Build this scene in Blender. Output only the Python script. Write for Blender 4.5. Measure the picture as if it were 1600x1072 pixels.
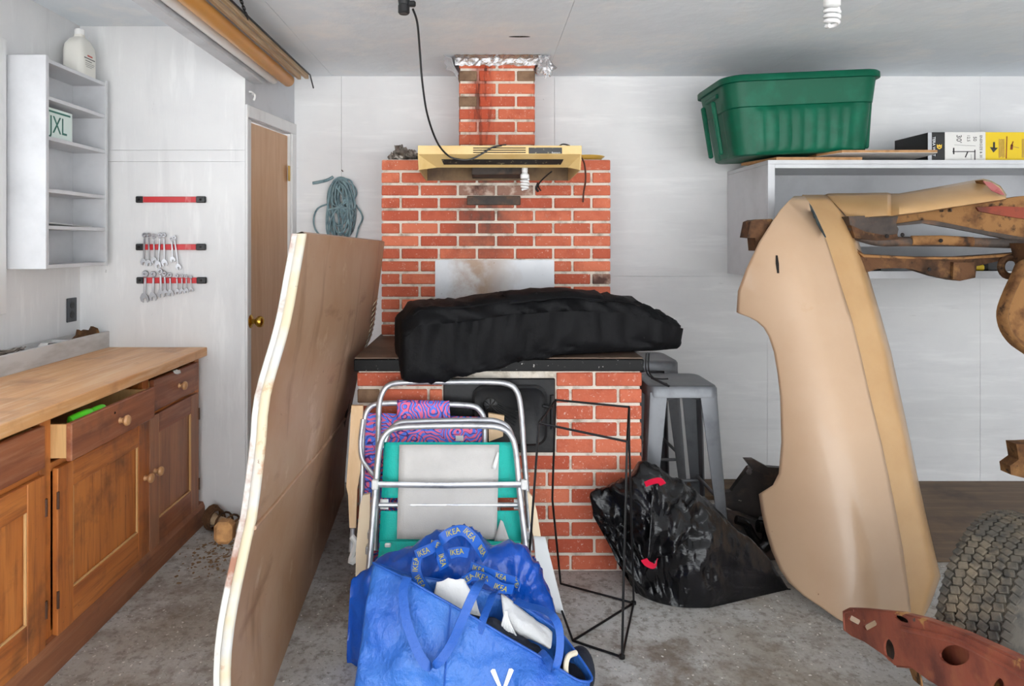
import bpy, math, random
from mathutils import Vector, Matrix, noise
random.seed(7)
SC = bpy.context.scene
for o in list(bpy.data.objects):
    bpy.data.objects.remove(o)

# ---------------------------------------------------------------- camera, sky, exposure
F = 1067.0; VX, VY = 755.0, 380.0; ZC = 1.37
cd = bpy.data.cameras.new('camera'); cam = bpy.data.objects.new('camera', cd)
SC.collection.objects.link(cam); SC.camera = cam
cam.location = (0, 0, ZC); cam.rotation_euler = (math.pi/2, 0, 0)
cd.sensor_width = 36.0; cd.lens = F/1600*36.0
cd.shift_x = (800-VX)/1600; cd.shift_y = -(536-VY)/1600
cd.clip_start = 0.02; cd.clip_end = 100

W = bpy.data.worlds.new('World'); SC.world = W; W.use_nodes = True
bg = W.node_tree.nodes['Background']
bg.inputs[0].default_value = (0.93, 0.97, 1.0, 1); bg.inputs[1].default_value = 1.5
SC.view_settings.view_transform = 'Standard'; SC.view_settings.look = 'None'
SC.view_settings.gamma = 1.0; SC.view_settings.use_curve_mapping = False
SC.view_settings.exposure = 1.7

sl = bpy.data.lights.new('bounce_sun', 'SUN'); sl.energy = 12.0; sl.angle = 0.02; sl.color = (1.0, 0.985, 0.965)
so_ = bpy.data.objects.new('bounce_sun', sl); SC.collection.objects.link(so_)
so_.rotation_euler = (math.radians(-24), 0, math.radians(-8))     # added high behind the garage so the driveway bounces light onto the ceiling

# ---------------------------------------------------------------- helpers
def srgb(r, g, b, k=1.0):
    def f(v):
        v /= 255.0
        return (v/12.92 if v <= 0.04045 else ((v+0.055)/1.055)**2.4)*k
    return (f(r), f(g), f(b), 1.0)

class NT:
    def __init__(s, m):
        s.t = m.node_tree; s.n = s.t.nodes; s.l = s.t.links
    def add(s, kind, **kw):
        n = s.n.new(kind)
        for k, v in kw.items(): setattr(n, k, v)
        return n
    def link(s, a, b): s.l.new(a, b)
    def coords(s, space='Object', stretch=(1, 1, 1), off=(0, 0, 0)):
        if space == 'World':
            src = s.add('ShaderNodeNewGeometry').outputs['Position']
        else:
            src = s.add('ShaderNodeTexCoord').outputs[space]
        mp = s.add('ShaderNodeMapping')
        mp.inputs['Scale'].default_value = stretch; mp.inputs['Location'].default_value = off
        s.link(src, mp.inputs['Vector']); return mp.outputs['Vector']
    def noise(s, vec, scale, detail=4, rough=0.55, dist=0):
        n = s.add('ShaderNodeTexNoise')
        n.inputs['Scale'].default_value = scale; n.inputs['Detail'].default_value = detail
        n.inputs['Roughness'].default_value = rough; n.inputs['Distortion'].default_value = dist
        s.link(vec, n.inputs['Vector']); return n.outputs['Fac']
    def ramp(s, fac, lo, hi, to0=0.0, to1=1.0):
        m = s.add('ShaderNodeMapRange'); m.clamp = True
        m.inputs['From Min'].default_value = lo; m.inputs['From Max'].default_value = hi
        m.inputs['To Min'].default_value = to0; m.inputs['To Max'].default_value = to1
        s.link(fac, m.inputs['Value']); return m.outputs['Result']
    def math(s, op, a, b=None):
        m = s.add('ShaderNodeMath', operation=op)
        for i, v in enumerate((a, b)):
            if v is None: continue
            if isinstance(v, (int, float)): m.inputs[i].default_value = v
            else: s.link(v, m.inputs[i])
        return m.outputs[0]
    def mix(s, fac, a, b, mode='MIX'):
        m = s.add('ShaderNodeMix', data_type='RGBA', blend_type=mode)
        if isinstance(fac, (int, float)): m.inputs[0].default_value = fac
        else: s.link(fac, m.inputs[0])
        for i, v in ((6, a), (7, b)):
            if isinstance(v, tuple): m.inputs[i].default_value = v
            else: s.link(v, m.inputs[i])
        return m.outputs[2]

MATS = {}
def mat(name, col, rough=0.5, metal=0.0, layers=(), bump=(), space='Object', rnd=None, spec=None, coat=0.0, custom=None, alpha=None, trans=None):
    """layers: (colour, scale, lo, hi, stretch, amount); bump: (scale, strength, stretch, distance)"""
    m = bpy.data.materials.new(name); m.use_nodes = True; MATS[name] = m
    T = NT(m); b = T.n['Principled BSDF']
    cur = col
    if rnd:
        oi = T.add('ShaderNodeObjectInfo').outputs['Random']
        cur = T.mix(oi, rnd[0], rnd[1])
    for i, L in enumerate(layers):
        c, sc, lo, hi = L[:4]; st = L[4] if len(L) > 4 else (1, 1, 1); am = L[5] if len(L) > 5 else 1.0
        v = T.coords(space, st, (i*3.1, i*1.7, i*5.3))
        f = T.ramp(T.noise(v, sc, 5, 0.6), lo, hi, 0, am)
        cur = T.mix(f, cur, c)
    if custom: cur = custom(T, cur)
    if isinstance(cur, tuple): b.inputs['Base Color'].default_value = cur
    else: T.link(cur, b.inputs['Base Color'])
    b.inputs['Roughness'].default_value = rough; b.inputs['Metallic'].default_value = metal
    if spec is not None: b.inputs['Specular IOR Level'].default_value = spec
    b.inputs['Coat Weight'].default_value = coat
    if trans: b.inputs['Transmission Weight'].default_value = trans
    prev = None
    for i, B in enumerate(bump):
        sc, stg = B[:2]; st = B[2] if len(B) > 2 else (1, 1, 1); dist = B[3] if len(B) > 3 else 0.01
        v = T.coords(space, st, (i*7.7, 1.3, i*2.1))
        bn = T.add('ShaderNodeBump'); bn.inputs['Strength'].default_value = stg; bn.inputs['Distance'].default_value = dist
        T.link(T.noise(v, sc, 6, 0.6), bn.inputs['Height'])
        if prev: T.link(prev, bn.inputs['Normal'])
        prev = bn.outputs['Normal']
    if prev: T.link(prev, b.inputs['Normal'])
    return m

def P(px, py, Y):
    return Vector(((px-VX)*Y/F, Y, ZC-(py-VY)*Y/F))
def PL(px, py, a, b):
    """point of a leaning plane Y = a + b*z seen at that spot of the photograph"""
    return P(px, py, (a+ZC*b)/(1+b*(py-VY)/F))

def smooth_path(pts, n=6, closed=False):
    pts = [Vector(p) for p in pts]; out = []; N = len(pts)
    rng = range(N if closed else N-1)
    for i in rng:
        if closed: p0, p1, p2, p3 = pts[(i-1) % N], pts[i], pts[(i+1) % N], pts[(i+2) % N]
        else: p0, p1, p2, p3 = pts[max(i-1, 0)], pts[i], pts[i+1], pts[min(i+2, N-1)]
        for k in range(n):
            t = k/n
            out.append(0.5*((2*p1)+(p2-p0)*t+(2*p0-5*p1+4*p2-p3)*t*t+(3*p1-p0-3*p2+p3)*t*t*t))
    if not closed: out.append(pts[-1])
    return out

class MB:
    def __init__(s): s.V = []; s.Fc = []
    def add(s, vs, fs, M=None):
        k = len(s.V)
        s.V += [(M @ Vector(v)) if M else Vector(v) for v in vs]
        s.Fc += [tuple(i+k for i in f) for f in fs]; return s
    def box(s, c, d, bev=0.0, M=None):
        x, y, z = d[0]/2, d[1]/2, d[2]/2; c = Vector(c)
        if bev <= 0:
            vs = [c+Vector((a*x, b*y, e*z)) for a in (-1, 1) for b in (-1, 1) for e in (-1, 1)]
            return s.add(vs, [(0, 1, 3, 2), (4, 6, 7, 5), (0, 4, 5, 1), (2, 3, 7, 6), (0, 2, 6, 4), (1, 5, 7, 3)], M)
        bev = min(bev, x*.95, y*.95, z*.95); vs = []; idx = {}
        for a in (-1, 1):
            for b in (-1, 1):
                for e in (-1, 1):
                    for ax in range(3):
                        h = [x-bev, y-bev, z-bev]; h[ax] += bev
                        idx[(a, b, e, ax)] = len(vs); vs.append(c+Vector((a*h[0], b*h[1], e*h[2])))
        fs = []
        q = [(-1, -1), (1, -1), (1, 1), (-1, 1)]
        for sg in (-1, 1):
            fs.append(tuple(idx[(sg, u, w, 0)] for u, w in q)); fs.append(tuple(idx[(u, sg, w, 1)] for u, w in q)); fs.append(tuple(idx[(u, w, sg, 2)] for u, w in q))
        for u in (-1, 1):
            for w in (-1, 1):
                fs.append((idx[(u, w, -1, 0)], idx[(u, w, 1, 0)], idx[(u, w, 1, 1)], idx[(u, w, -1, 1)]))
                fs.append((idx[(u, -1, w, 0)], idx[(u, 1, w, 0)], idx[(u, 1, w, 2)], idx[(u, -1, w, 2)]))
                fs.append((idx[(-1, u, w, 1)], idx[(1, u, w, 1)], idx[(1, u, w, 2)], idx[(-1, u, w, 2)]))
                for e in (-1, 1): fs.append((idx[(u, w, e, 0)], idx[(u, w, e, 1)], idx[(u, w, e, 2)]))
        return s.add(vs, fs, M)
    def b2(s, lo, hi, bev=0.0, M=None):
        lo, hi = Vector(lo), Vector(hi); return s.box((lo+hi)/2, hi-lo, bev, M)
    def tube(s, pts, r, n=8, closed=False, flat=1.0, cap=True):
        pts = [Vector(p) for p in pts]; N = len(pts)
        rr = r if isinstance(r, (list, tuple)) else [r]*N
        def tan(i):
            if closed: t = pts[(i+1) % N]-pts[(i-1) % N]
            else: t = pts[min(i+1, N-1)]-pts[max(i-1, 0)]
            return t.normalized() if t.length > 1e-9 else Vector((0, 0, 1))
        t = tan(0); a = Vector((0, 1, 0)) if abs(t.y) < .9 else Vector((1, 0, 0))
        u = (a-t*a.dot(t)).normalized(); vs = []
        for i in range(N):
            t = tan(i); u = (u-t*u.dot(t)).normalized(); w = t.cross(u)
            for k in range(n):
                an = 2*math.pi*k/n
                vs.append(pts[i]+u*(math.cos(an)*rr[i]*flat)+w*(math.sin(an)*rr[i]))
        fs = []
        for i in range(N if closed else N-1):
            j = (i+1) % N
            for k in range(n):
                k2 = (k+1) % n; fs.append((i*n+k, i*n+k2, j*n+k2, j*n+k))
        if not closed and cap:
            fs.append(tuple(range(n-1, -1, -1))); fs.append(tuple((N-1)*n+k for k in range(n)))
        return s.add(vs, fs)
    def cyl(s, p0, p1, r, r1=None, n=14): return s.tube([p0, p1], [r, r if r1 is None else r1], n)
    def lathe(s, prof, n=20, M=None, cap=True):
        vs = []; fs = []
        for (r, z) in prof:
            for k in range(n):
                a = 2*math.pi*k/n; vs.append((r*math.cos(a), r*math.sin(a), z))
        for i in range(len(prof)-1):
            for k in range(n):
                k2 = (k+1) % n; fs.append((i*n+k, i*n+k2, (i+1)*n+k2, (i+1)*n+k))
        if cap:
            fs.append(tuple(range(n-1, -1, -1))); fs.append(tuple((len(prof)-1)*n+k for k in range(n)))
        return s.add(vs, fs, M)
    def prism(s, poly, vec):
        """polygon of 3D points swept along vec"""
        poly = [Vector(p) for p in poly]; n = len(poly); vec = Vector(vec)
        vs = poly+[p+vec for p in poly]
        fs = [tuple(range(n)), tuple(range(2*n-1, n-1, -1))]
        for i in range(n):
            j = (i+1) % n; fs.append((i, i+n, j+n, j))
        return s.add(vs, fs)
    def grid(s, rows, closed_u=False, closed_v=False, caps=False):
        m = len(rows); n = len(rows[0]); vs = [p for r in rows for p in r]; fs = []
        for i in range(m if closed_v else m-1):
            for k in range(n if closed_u else n-1):
                i2, k2 = (i+1) % m, (k+1) % n
                fs.append((i*n+k, i*n+k2, i2*n+k2, i2*n+k))
        if caps and closed_u:
            fs.append(tuple(range(n))); fs.append(tuple((m-1)*n+k for k in range(n-1, -1, -1)))
        return s.add(vs, fs)
    def ribbon(s, pts, w, wdir, th=0.002):
        pts = [Vector(p) for p in pts]; rows = []
        for i, p in enumerate(pts):
            t = (pts[min(i+1, len(pts)-1)]-pts[max(i-1, 0)]).normalized()
            d = Vector(wdir(i/(len(pts)-1)) if callable(wdir) else wdir); d = (d-t*d.dot(t)).normalized(); nn = t.cross(d)*th
            rows.append([p-d*w/2-nn, p+d*w/2-nn, p+d*w/2+nn, p-d*w/2+nn])
        return s.grid(rows, closed_u=True, caps=True)
    def build(s, name, m, parent=None, smooth=35, label=None, origin=None, raw=False):
        """raw: vertices are already local"""
        import bmesh
        me = bpy.data.meshes.new(name)
        if parent is not None: off = wloc(parent)
        elif origin is not None: off = Vector(origin)
        else:
            xs = [v.x for v in s.V]; ys = [v.y for v in s.V]; zs = [v.z for v in s.V]
            off = Vector(((min(xs)+max(xs))/2, (min(ys)+max(ys))/2, min(zs)))
        if raw: off = Vector((0, 0, 0))
        me.from_pydata([tuple(v-off) for v in s.V], [], s.Fc); me.validate()
        bm = bmesh.new(); bm.from_mesh(me); bmesh.ops.recalc_face_normals(bm, faces=bm.faces); bm.to_mesh(me); bm.free()
        if smooth:
            me.shade_smooth(); me.set_sharp_from_angle(angle=math.radians(smooth))
        me.materials.append(MATS[m] if isinstance(m, str) else m)
        o = bpy.data.objects.new(name, me); SC.collection.objects.link(o)
        if parent is not None: o.parent = parent
        else: o.location = off
        if label: o['label'] = label
        return o

def wloc(o):
    v = Vector((0, 0, 0))
    while o is not None:
        v += o.location; o = o.parent
    return v
def thing(name, label, cat, loc, group=None):
    o = bpy.data.objects.new(name, None); SC.collection.objects.link(o)
    o.empty_display_size = 0.05; o.location = Vector(loc)
    tag(o, label, cat, group); return o
def tag(o, label, cat, group=None):
    o['label'] = label; o['category'] = cat
    if group: o['group'] = group
    return o
def struct(o):
    o['kind'] = 'structure'; return o
def stuff(o):
    o['kind'] = 'stuff'; return o
def piece(name, mesh, loc, parent, rot=(0, 0, 0), scale=(1, 1, 1)):
    o = bpy.data.objects.new(name, mesh); SC.collection.objects.link(o)
    o.parent = parent; o.location = Vector(loc)-wloc(parent); o.rotation_euler = rot; o.scale = scale
    return o
def text(name, body, size, m, parent, loc, rot, align='CENTER', squash=1.0, ext=0.0004):
    c = bpy.data.curves.new(name, 'FONT'); c.body = body; c.size = size; c.align_x = align; c.align_y = 'CENTER'; c.extrude = ext
    c.resolution_u = 3
    tmp = bpy.data.objects.new(name, c); SC.collection.objects.link(tmp)
    me = bpy.data.meshes.new_from_object(tmp); bpy.data.objects.remove(tmp); bpy.data.curves.remove(c)
    me.materials.clear(); me.materials.append(MATS[m])
    o = bpy.data.objects.new(name, me); SC.collection.objects.link(o); o.parent = parent
    o.location = Vector(loc)-wloc(parent); o.rotation_euler = rot; o.scale = (squash, 1, 1); return o
def nz(p, sc, seed=0.0):
    return noise.noise(Vector(p)*sc+Vector((seed, seed*1.7, -seed)))
def crumple(p, sc, seed=0.0):
    v = Vector(p)*sc+Vector((seed, seed*1.7, -seed))
    return (abs(noise.noise(v))*1.0+0.5*abs(noise.noise(v*2.1))+0.25*abs(noise.noise(v*4.3)))-0.4

# ---------------------------------------------------------------- materials
WH = srgb(226, 226, 226)
def wallmat(name, stretch, base=WH):
    return mat(name, base, 0.62, layers=[
        (srgb(212, 212, 214), 2.2, 0.35, 0.75, (1, 1, 1), 0.8),
        (srgb(196, 196, 198), 5.0, 0.54, 0.80, stretch, 0.45),
        (srgb(238, 238, 238), 9.0, 0.55, 0.7, stretch, 0.5),
        (srgb(110, 105, 100), 30.0, 0.74, 0.80, (1, 1, 1), 0.8),
        (srgb(120, 116, 112), 16.0, 0.72, 0.80, (stretch[0], stretch[1], stretch[2]*1.5), 0.6)],
        bump=[(14, 0.25, stretch, 0.004), (3, .15, (1, 1, 1), .01)], space='World')
wallmat('wall_paint', (0.25, 0.25, 2.2)); wallmat('alcove_paint', (2.2, 2.2, 0.3))
mat('ceiling_paint', srgb(234, 240, 245), 0.7, layers=[(srgb(222, 228, 234), 1.2, 0.35, 0.7, (1, 1, 1), .9), (srgb(243, 243, 243), 4, .5, .75)],
    bump=[(3, 0.35, (1, 1, 1), 0.03)], space='World')
mat('trim_white', srgb(222, 222, 222), 0.5, layers=[(srgb(190, 190, 190), 12, .5, .75, (1, 1, .3), .6)], bump=[(20, .15, (1, 1, .2), .003)])
mat('shelf_white', srgb(206, 207, 210), 0.45, layers=[(srgb(186, 187, 190), 6, .45, .75, (1, 1, 1), .7), (srgb(120, 115, 110), 40, .74, .8)])
mat('tray_paint', srgb(205, 205, 205), 0.6, layers=[(srgb(165, 163, 160), 14, .45, .7, (1, .25, 1), .8), (srgb(95, 85, 75), 45, .7, .76)], bump=[(25, .3, (1, .2, 1), .004)])
mat('beam_grey', srgb(196, 198, 202), 0.6, layers=[(srgb(178, 180, 184), 5, .45, .7)])
def floorc(T, cur):
    v = T.coords('World')
    g = T.ramp(T.noise(v, 70, 3, .6), .60, .68, 0, .75); cur = T.mix(g, cur, srgb(112, 104, 96))
    g = T.ramp(T.noise(T.coords('World', (1, 1, 1), (9, 4, 2)), 70, 2, .5), .68, .72, 0, .8); cur = T.mix(g, cur, srgb(236, 232, 226))
    g = T.ramp(T.noise(T.coords('World', (1, 1, 1), (2.2, 7.1, 0)), 2.0, 6, .72), .54, .68, 0, .85); cur = T.mix(g, cur, srgb(112, 98, 84))
    return cur
mat('concrete', srgb(188, 187, 184), 0.72, layers=[
    (srgb(160, 152, 142), 1.5, .42, .62), (srgb(196, 196, 196), 3.2, .54, .75), (srgb(126, 114, 100), 7, .55, .75, (1, 1, 1), .8),
    (srgb(126, 118, 108), 36, .5, .66, (1, 1, 1), .75)], bump=[(45, .5, (1, 1, 1), .006), (8, .3, (1, 1, 1), .01)], space='World', custom=floorc)
mat('driveway', srgb(190, 190, 190), 0.8)
def woodmat(name, a, b, c, axis, rough=.45, dirt=None, coat=0.0, sc=6):
    st = [1.0, 1.0, 1.0]; st[axis] = 0.07
    st = tuple(v*3 for v in st)
    L = [(b, sc, .38, .68, st), (c, sc*3.2, .5, .74, st, .75)]
    if dirt: L += [(dirt, 5, .52, .72, (1, 1, 1), .85), (dirt, 50, .68, .74, (1, 1, 1), .8)]
    return mat(name, a, rough, layers=L, bump=[(sc*3, .18, st, .003)], coat=coat)
woodmat('counter_wood', srgb(228, 174, 118), srgb(210, 148, 92), srgb(236, 204, 164), 1, .38, srgb(176, 118, 76))
woodmat('cabinet_wood', srgb(206, 128, 64), srgb(174, 98, 46), srgb(128, 70, 38), 2, .4, srgb(92, 56, 40))
woodmat('cabinet_rail', srgb(206, 128, 64), srgb(174, 98, 46), srgb(128, 70, 38), 1, .4, srgb(92, 56, 40))
woodmat('drawer_dark', srgb(162, 98, 64), srgb(130, 76, 52), srgb(178, 124, 92), 1, .42, srgb(80, 52, 42))
woodmat('door_far_wood', srgb(184, 126, 90), srgb(156, 102, 74), srgb(128, 84, 64), 2, .45, srgb(152, 110, 86))
woodmat('pale_wood', srgb(220, 176, 120), srgb(208, 160, 104), srgb(196, 150, 96), 2, .45)
woodmat('knob_wood', srgb(206, 158, 110), srgb(186, 136, 90), srgb(170, 118, 80), 2, .35)
woodmat('base_wood', srgb(150, 94, 62), srgb(124, 76, 52), srgb(168, 116, 82), 1, .5, srgb(90, 60, 46))
woodmat('door_veneer', srgb(196, 156, 120), srgb(184, 142, 104), srgb(206, 168, 132), 2, .35)
woodmat('floor_ply', srgb(110, 86, 62), srgb(82, 62, 44), srgb(128, 102, 76), 0, .6, srgb(70, 54, 40), sc=4)
mat('hardboard', srgb(176, 132, 86), 0.6, layers=[(srgb(150, 108, 66), 30, .45, .7)])
mat('board_face', srgb(205, 200, 195), 0.5)
mat('brass', srgb(200, 160, 70), 0.25, 1.0)
mat('hinge_iron', srgb(96, 70, 56), 0.5, .7)
mat('steel', srgb(176, 176, 180), 0.32, 1.0, layers=[(srgb(150, 150, 155), 20, .5, .7)])
mat('aluminium', srgb(205, 206, 210), 0.42, 0.75, layers=[(srgb(170, 170, 176), 14, .5, .7)])
mat('black_plastic', srgb(34, 34, 36), 0.4)
mat('outlet_black', srgb(52, 56, 62), 0.35)
mat('red_rail', srgb(196, 44, 50), 0.35, layers=[(srgb(236, 190, 186), 9, .52, .62, (1, .2, .2), .9)])
mat('white_plastic', srgb(232, 232, 230), 0.35)
mat('jug_plastic', srgb(224, 222, 214), 0.4)
mat('ink_dark', srgb(50, 48, 50), 0.6); mat('ink_red', srgb(190, 80, 70), 0.6); mat('ink_green', srgb(44, 110, 96), 0.5)
mat('plate_white', srgb(214, 228, 222), 0.4); mat('paper', srgb(222, 222, 220), 0.7)
mat('yellow_tube', srgb(196, 136, 56), 0.35, layers=[(srgb(170, 108, 40), 5, .45, .7, (1, .1, 1))])
mat('pipe_white', srgb(222, 218, 214), 0.4, layers=[(srgb(196, 186, 176), 5, .5, .75, (1, .1, 1))])
woodmat('strip_wood', srgb(190, 162, 128), srgb(150, 120, 90), srgb(210, 190, 160), 1, .6)
mat('rope', srgb(128, 152, 158), 0.75, layers=[(srgb(92, 116, 124), 30, .45, .65)], bump=[(160, .6, (1, 1, 1), .002)])
mat('green_tool', srgb(90, 220, 40), 0.35)
mat('rust_brown', srgb(98, 68, 46), 0.8, spec=.2, layers=[(srgb(62, 44, 32), 9, .42, .6), (srgb(136, 100, 62), 16, .56, .75), (srgb(40, 32, 28), 24, .58, .70)], bump=[(40, .5, (1, 1, 1), .004)])
mat('rust_dark', srgb(66, 56, 50), 0.7, layers=[(srgb(112, 80, 56), 9, .5, .7), (srgb(40, 36, 34), 16, .5, .7)], bump=[(40, .5, (1, 1, 1), .004)])
mat('rust_tan', srgb(146, 106, 66), 0.8, spec=.2, layers=[(srgb(98, 66, 42), 10, .45, .63), (srgb(54, 40, 32), 22, .56, .68)], bump=[(40, .5, (1, 1, 1), .004)])
mat('rust_orange', srgb(140, 60, 38), 0.7, layers=[(srgb(98, 46, 32), 9, .45, .65)], bump=[(30, .3, (1, 1, 1), .004)])
mat('oxide_red', srgb(164, 88, 66), 0.55, layers=[(srgb(112, 58, 48), 7, .42, .66), (srgb(172, 104, 74), 12, .55, .72), (srgb(206, 156, 96), 9, .63, .68), (srgb(92, 84, 84), 15, .68, .72)], bump=[(30, .4, (1, 1, 1), .004)])
mat('dark_void', srgb(26, 20, 18), 0.9)
mat('fender_paint', srgb(194, 163, 134), 0.33, layers=[(srgb(188, 156, 126), 2.5, .4, .7), (srgb(180, 138, 92), 4.5, .67, .78, (1, 1, .6), .7), (srgb(110, 74, 52), 42, .735, .77)], coat=.25)
mat('fender_ledge_paint', srgb(190, 152, 106), 0.35, layers=[(srgb(178, 138, 92), 3, .45, .7), (srgb(120, 84, 60), 40, .73, .77)], coat=.2)
mat('primer_pink', srgb(166, 96, 94), .6, layers=[(srgb(150, 70, 70), 20, .5, .6)])
mat('chip_blue', srgb(70, 96, 110), .6)
mat('hood_paint', srgb(178, 146, 120), 0.45, layers=[(srgb(164, 124, 90), 1.6, .40, .62, (1, 1, 1)), (srgb(118, 82, 56), 3.0, .56, .74, (2.5, 2.5, .45), .8), (srgb(206, 180, 158), 5, .6, .75), (srgb(120, 80, 56), 2.2, .62, .74, (1, 1, 3), .7), (srgb(84, 58, 44), 40, .7, .76)], bump=[(5, .12, (1, 1, 1), .01)])
mat('hood_rim', srgb(214, 200, 170), 0.5, layers=[(srgb(204, 202, 198), 5, .45, .6), (srgb(188, 130, 84), 8, .60, .68), (srgb(120, 76, 52), 30, .68, .74)])
mat('hood_back', srgb(216, 214, 208), 0.6, layers=[(srgb(160, 98, 66), 6, .5, .62, (1, 1, 1), .9)])
def drip(T, cur, sx, n):
    # drip down the stack (leak from the flashing)
    xx = T.math('ADD', sx.outputs[0], T.math('MULTIPLY', T.math('SUBTRACT', n, .5), .16))
    band = T.math('MULTIPLY', T.ramp(xx, -.08, -.02), T.ramp(xx, .075, .03))
    band = T.math('MULTIPLY', band, T.ramp(sx.outputs[2], 1.80, 2.28, .5, 1))
    band = T.math('MULTIPLY', band, T.ramp(sx.outputs[2], 1.79, 1.81))
    cur = T.mix(T.math('MULTIPLY', band, .8), cur, srgb(172, 60, 24))
    dk = T.math('MULTIPLY', band, T.ramp(T.noise(T.coords('World', (1, 1, .12), (1, 1, 1)), 30, 4, .6), .5, .6))
    cur = T.mix(T.math('MULTIPLY', dk, .9), cur, srgb(58, 28, 18))
    return cur
def mortarc(T, cur):
    sx = T.add('ShaderNodeSeparateXYZ'); T.link(T.add('ShaderNodeNewGeometry').outputs['Position'], sx.inputs[0])
    return drip(T, cur, sx, T.noise(T.coords('World', (1, 1, .25)), 9, 5, .6))
def brickc(T, cur):
    pos = T.add('ShaderNodeNewGeometry').outputs['Position']
    sx = T.add('ShaderNodeSeparateXYZ'); T.link(pos, sx.inputs[0])
    n = T.noise(T.coords('World', (1, 1, .25)), 9, 5, .6)
    n2 = T.noise(T.coords('World', (1, 1, 1), (4, 4, 4)), 26, 4, .6)
    cur = T.mix(T.ramp(n2, .60, .74, 0, .45), cur, srgb(222, 186, 166)); cur = T.mix(T.math('MULTIPLY', T.ramp(T.noise(T.coords('World', (1, 1, 1), (2, 8, 1)), 110, 3, .6), .61, .69), T.ramp(n2, .48, .56, .1, .75)), cur, srgb(228, 208, 194))          # lime bloom and mortar smears
    cur = drip(T, cur, sx, n)
    # soot plume under the range hood
    x2 = T.math('ABSOLUTE', T.math('ADD', T.math('ADD', sx.outputs[0], -.02), T.math('MULTIPLY', T.math('SUBTRACT', n, .5), .3)))
    pl = T.math('MULTIPLY', T.ramp(x2, .20, .02), T.math('MULTIPLY', T.ramp(sx.outputs[2], 1.79, 1.74), T.ramp(sx.outputs[2], 1.10, 1.5)))
    cur = T.mix(T.math('MULTIPLY', pl, T.ramp(n2, .35, .6, .5, .95)), cur, srgb(92, 62, 52))
    return cur
mat('mortar', srgb(218, 208, 194), 0.85, layers=[(srgb(150, 136, 120), 14, .5, .7), (srgb(216, 208, 198), 24, .5, .7)], bump=[(60, .8, (1, 1, 1), .006)], space='World', custom=mortarc)
mat('brick', srgb(196, 84, 62), 0.8, rnd=(srgb(178, 80, 54), srgb(210, 116, 84)), layers=[(srgb(166, 74, 50), 10, .5, .75)], bump=[(50, .7, (1, 1, 1), .005)], space='World', custom=brickc)
mat('brick_brown', srgb(132, 104, 80), 0.8, layers=[(srgb(104, 78, 58), 12, .45, .65)], bump=[(50, .6, (1, 1, 1), .005)], space='World')
mat('brick_sooty', srgb(150, 112, 96), 0.85, layers=[(srgb(196, 172, 156), 18, .48, .62), (srgb(84, 56, 48), 12, .5, .66)], bump=[(50, .7, (1, 1, 1), .006)], space='World')
mat('slab_brown', srgb(112, 90, 74), 0.6, layers=[(srgb(66, 52, 44), 6, .4, .7), (srgb(150, 130, 110), 30, .66, .72)])
mat('slab_black', srgb(9, 9, 10), 0.4, spec=.18, layers=[(srgb(200, 196, 190), 60, .66, .70)], bump=[(40, .3, (1, 1, 1), .003)])
mat('cast_iron', srgb(24, 24, 26), 0.42, .1, spec=.35, layers=[(srgb(42, 41, 40), 12, .5, .7)], bump=[(60, .3, (1, 1, 1), .002)])
def shieldc(T, cur):
    pos = T.add('ShaderNodeNewGeometry').outputs['Position']
    sx = T.add('ShaderNodeSeparateXYZ'); T.link(pos, sx.inputs[0])
    n = T.noise(T.coords('World', (1, 1, 1)), 12, 5, .6)
    d = T.math('ABSOLUTE', T.math('ADD', sx.outputs[0], T.math('MULTIPLY', T.math('SUBTRACT', n, .5), .25)))
    f = T.math('MULTIPLY', T.ramp(d, .19, .03), T.ramp(n, .3, .6, .5, 1))
    return T.mix(T.math('MULTIPLY', f, .85), cur, srgb(140, 110, 84))
mat('galvanised', srgb(190, 191, 194), 0.5, .5, layers=[(srgb(178, 180, 184), 8, .45, .7), (srgb(120, 108, 98), 36, .68, .74)], custom=shieldc)
mat('foil', srgb(210, 210, 212), 0.25, 0.95, bump=[(28, .8, (1, 1, 1), .02)])
mat('foil_dull', srgb(150, 142, 134), 0.4, 0.75, layers=[(srgb(92, 84, 76), 20, .5, .65)])
mat('hood_almond', srgb(226, 194, 132), 0.4, layers=[(srgb(214, 174, 106), 6, .5, .75), (srgb(130, 96, 56), 40, .7, .76)])
mat('hood_inside', srgb(128, 100, 66), 0.6, layers=[(srgb(78, 58, 42), 6, .42, .66)])
mat('hood_strip', srgb(44, 42, 40), 0.4, layers=[(srgb(150, 140, 110), 50, .60, .66)])
mat('yellow_plate', srgb(222, 178, 84), .4)
mat('cord_black', srgb(30, 30, 32), .45); mat('cord_brown', srgb(84, 50, 40), .5)
mat('cfl_glass', srgb(240, 240, 240), .25)
mat('duffel_cloth', srgb(14, 14, 16), 0.62, spec=.15, layers=[(srgb(22, 22, 24), 4, .45, .7), (srgb(92, 92, 94), 34, .70, .78, (1, 1, .6), .5)], bump=[(380, .25, (1, 1, 1), .001), (9, .35, (1, 1, 1), .02)])
mat('teal_mesh', srgb(0, 184, 170), 0.6, layers=[(srgb(40, 168, 158), 26, .54, .6, (2.5, 1, .6), .6)], bump=[(200, .3)])
mat('grey_sling', srgb(206, 203, 200), 0.7, layers=[(srgb(194, 191, 188), 6, .45, .7)], bump=[(240, .2)])
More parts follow.
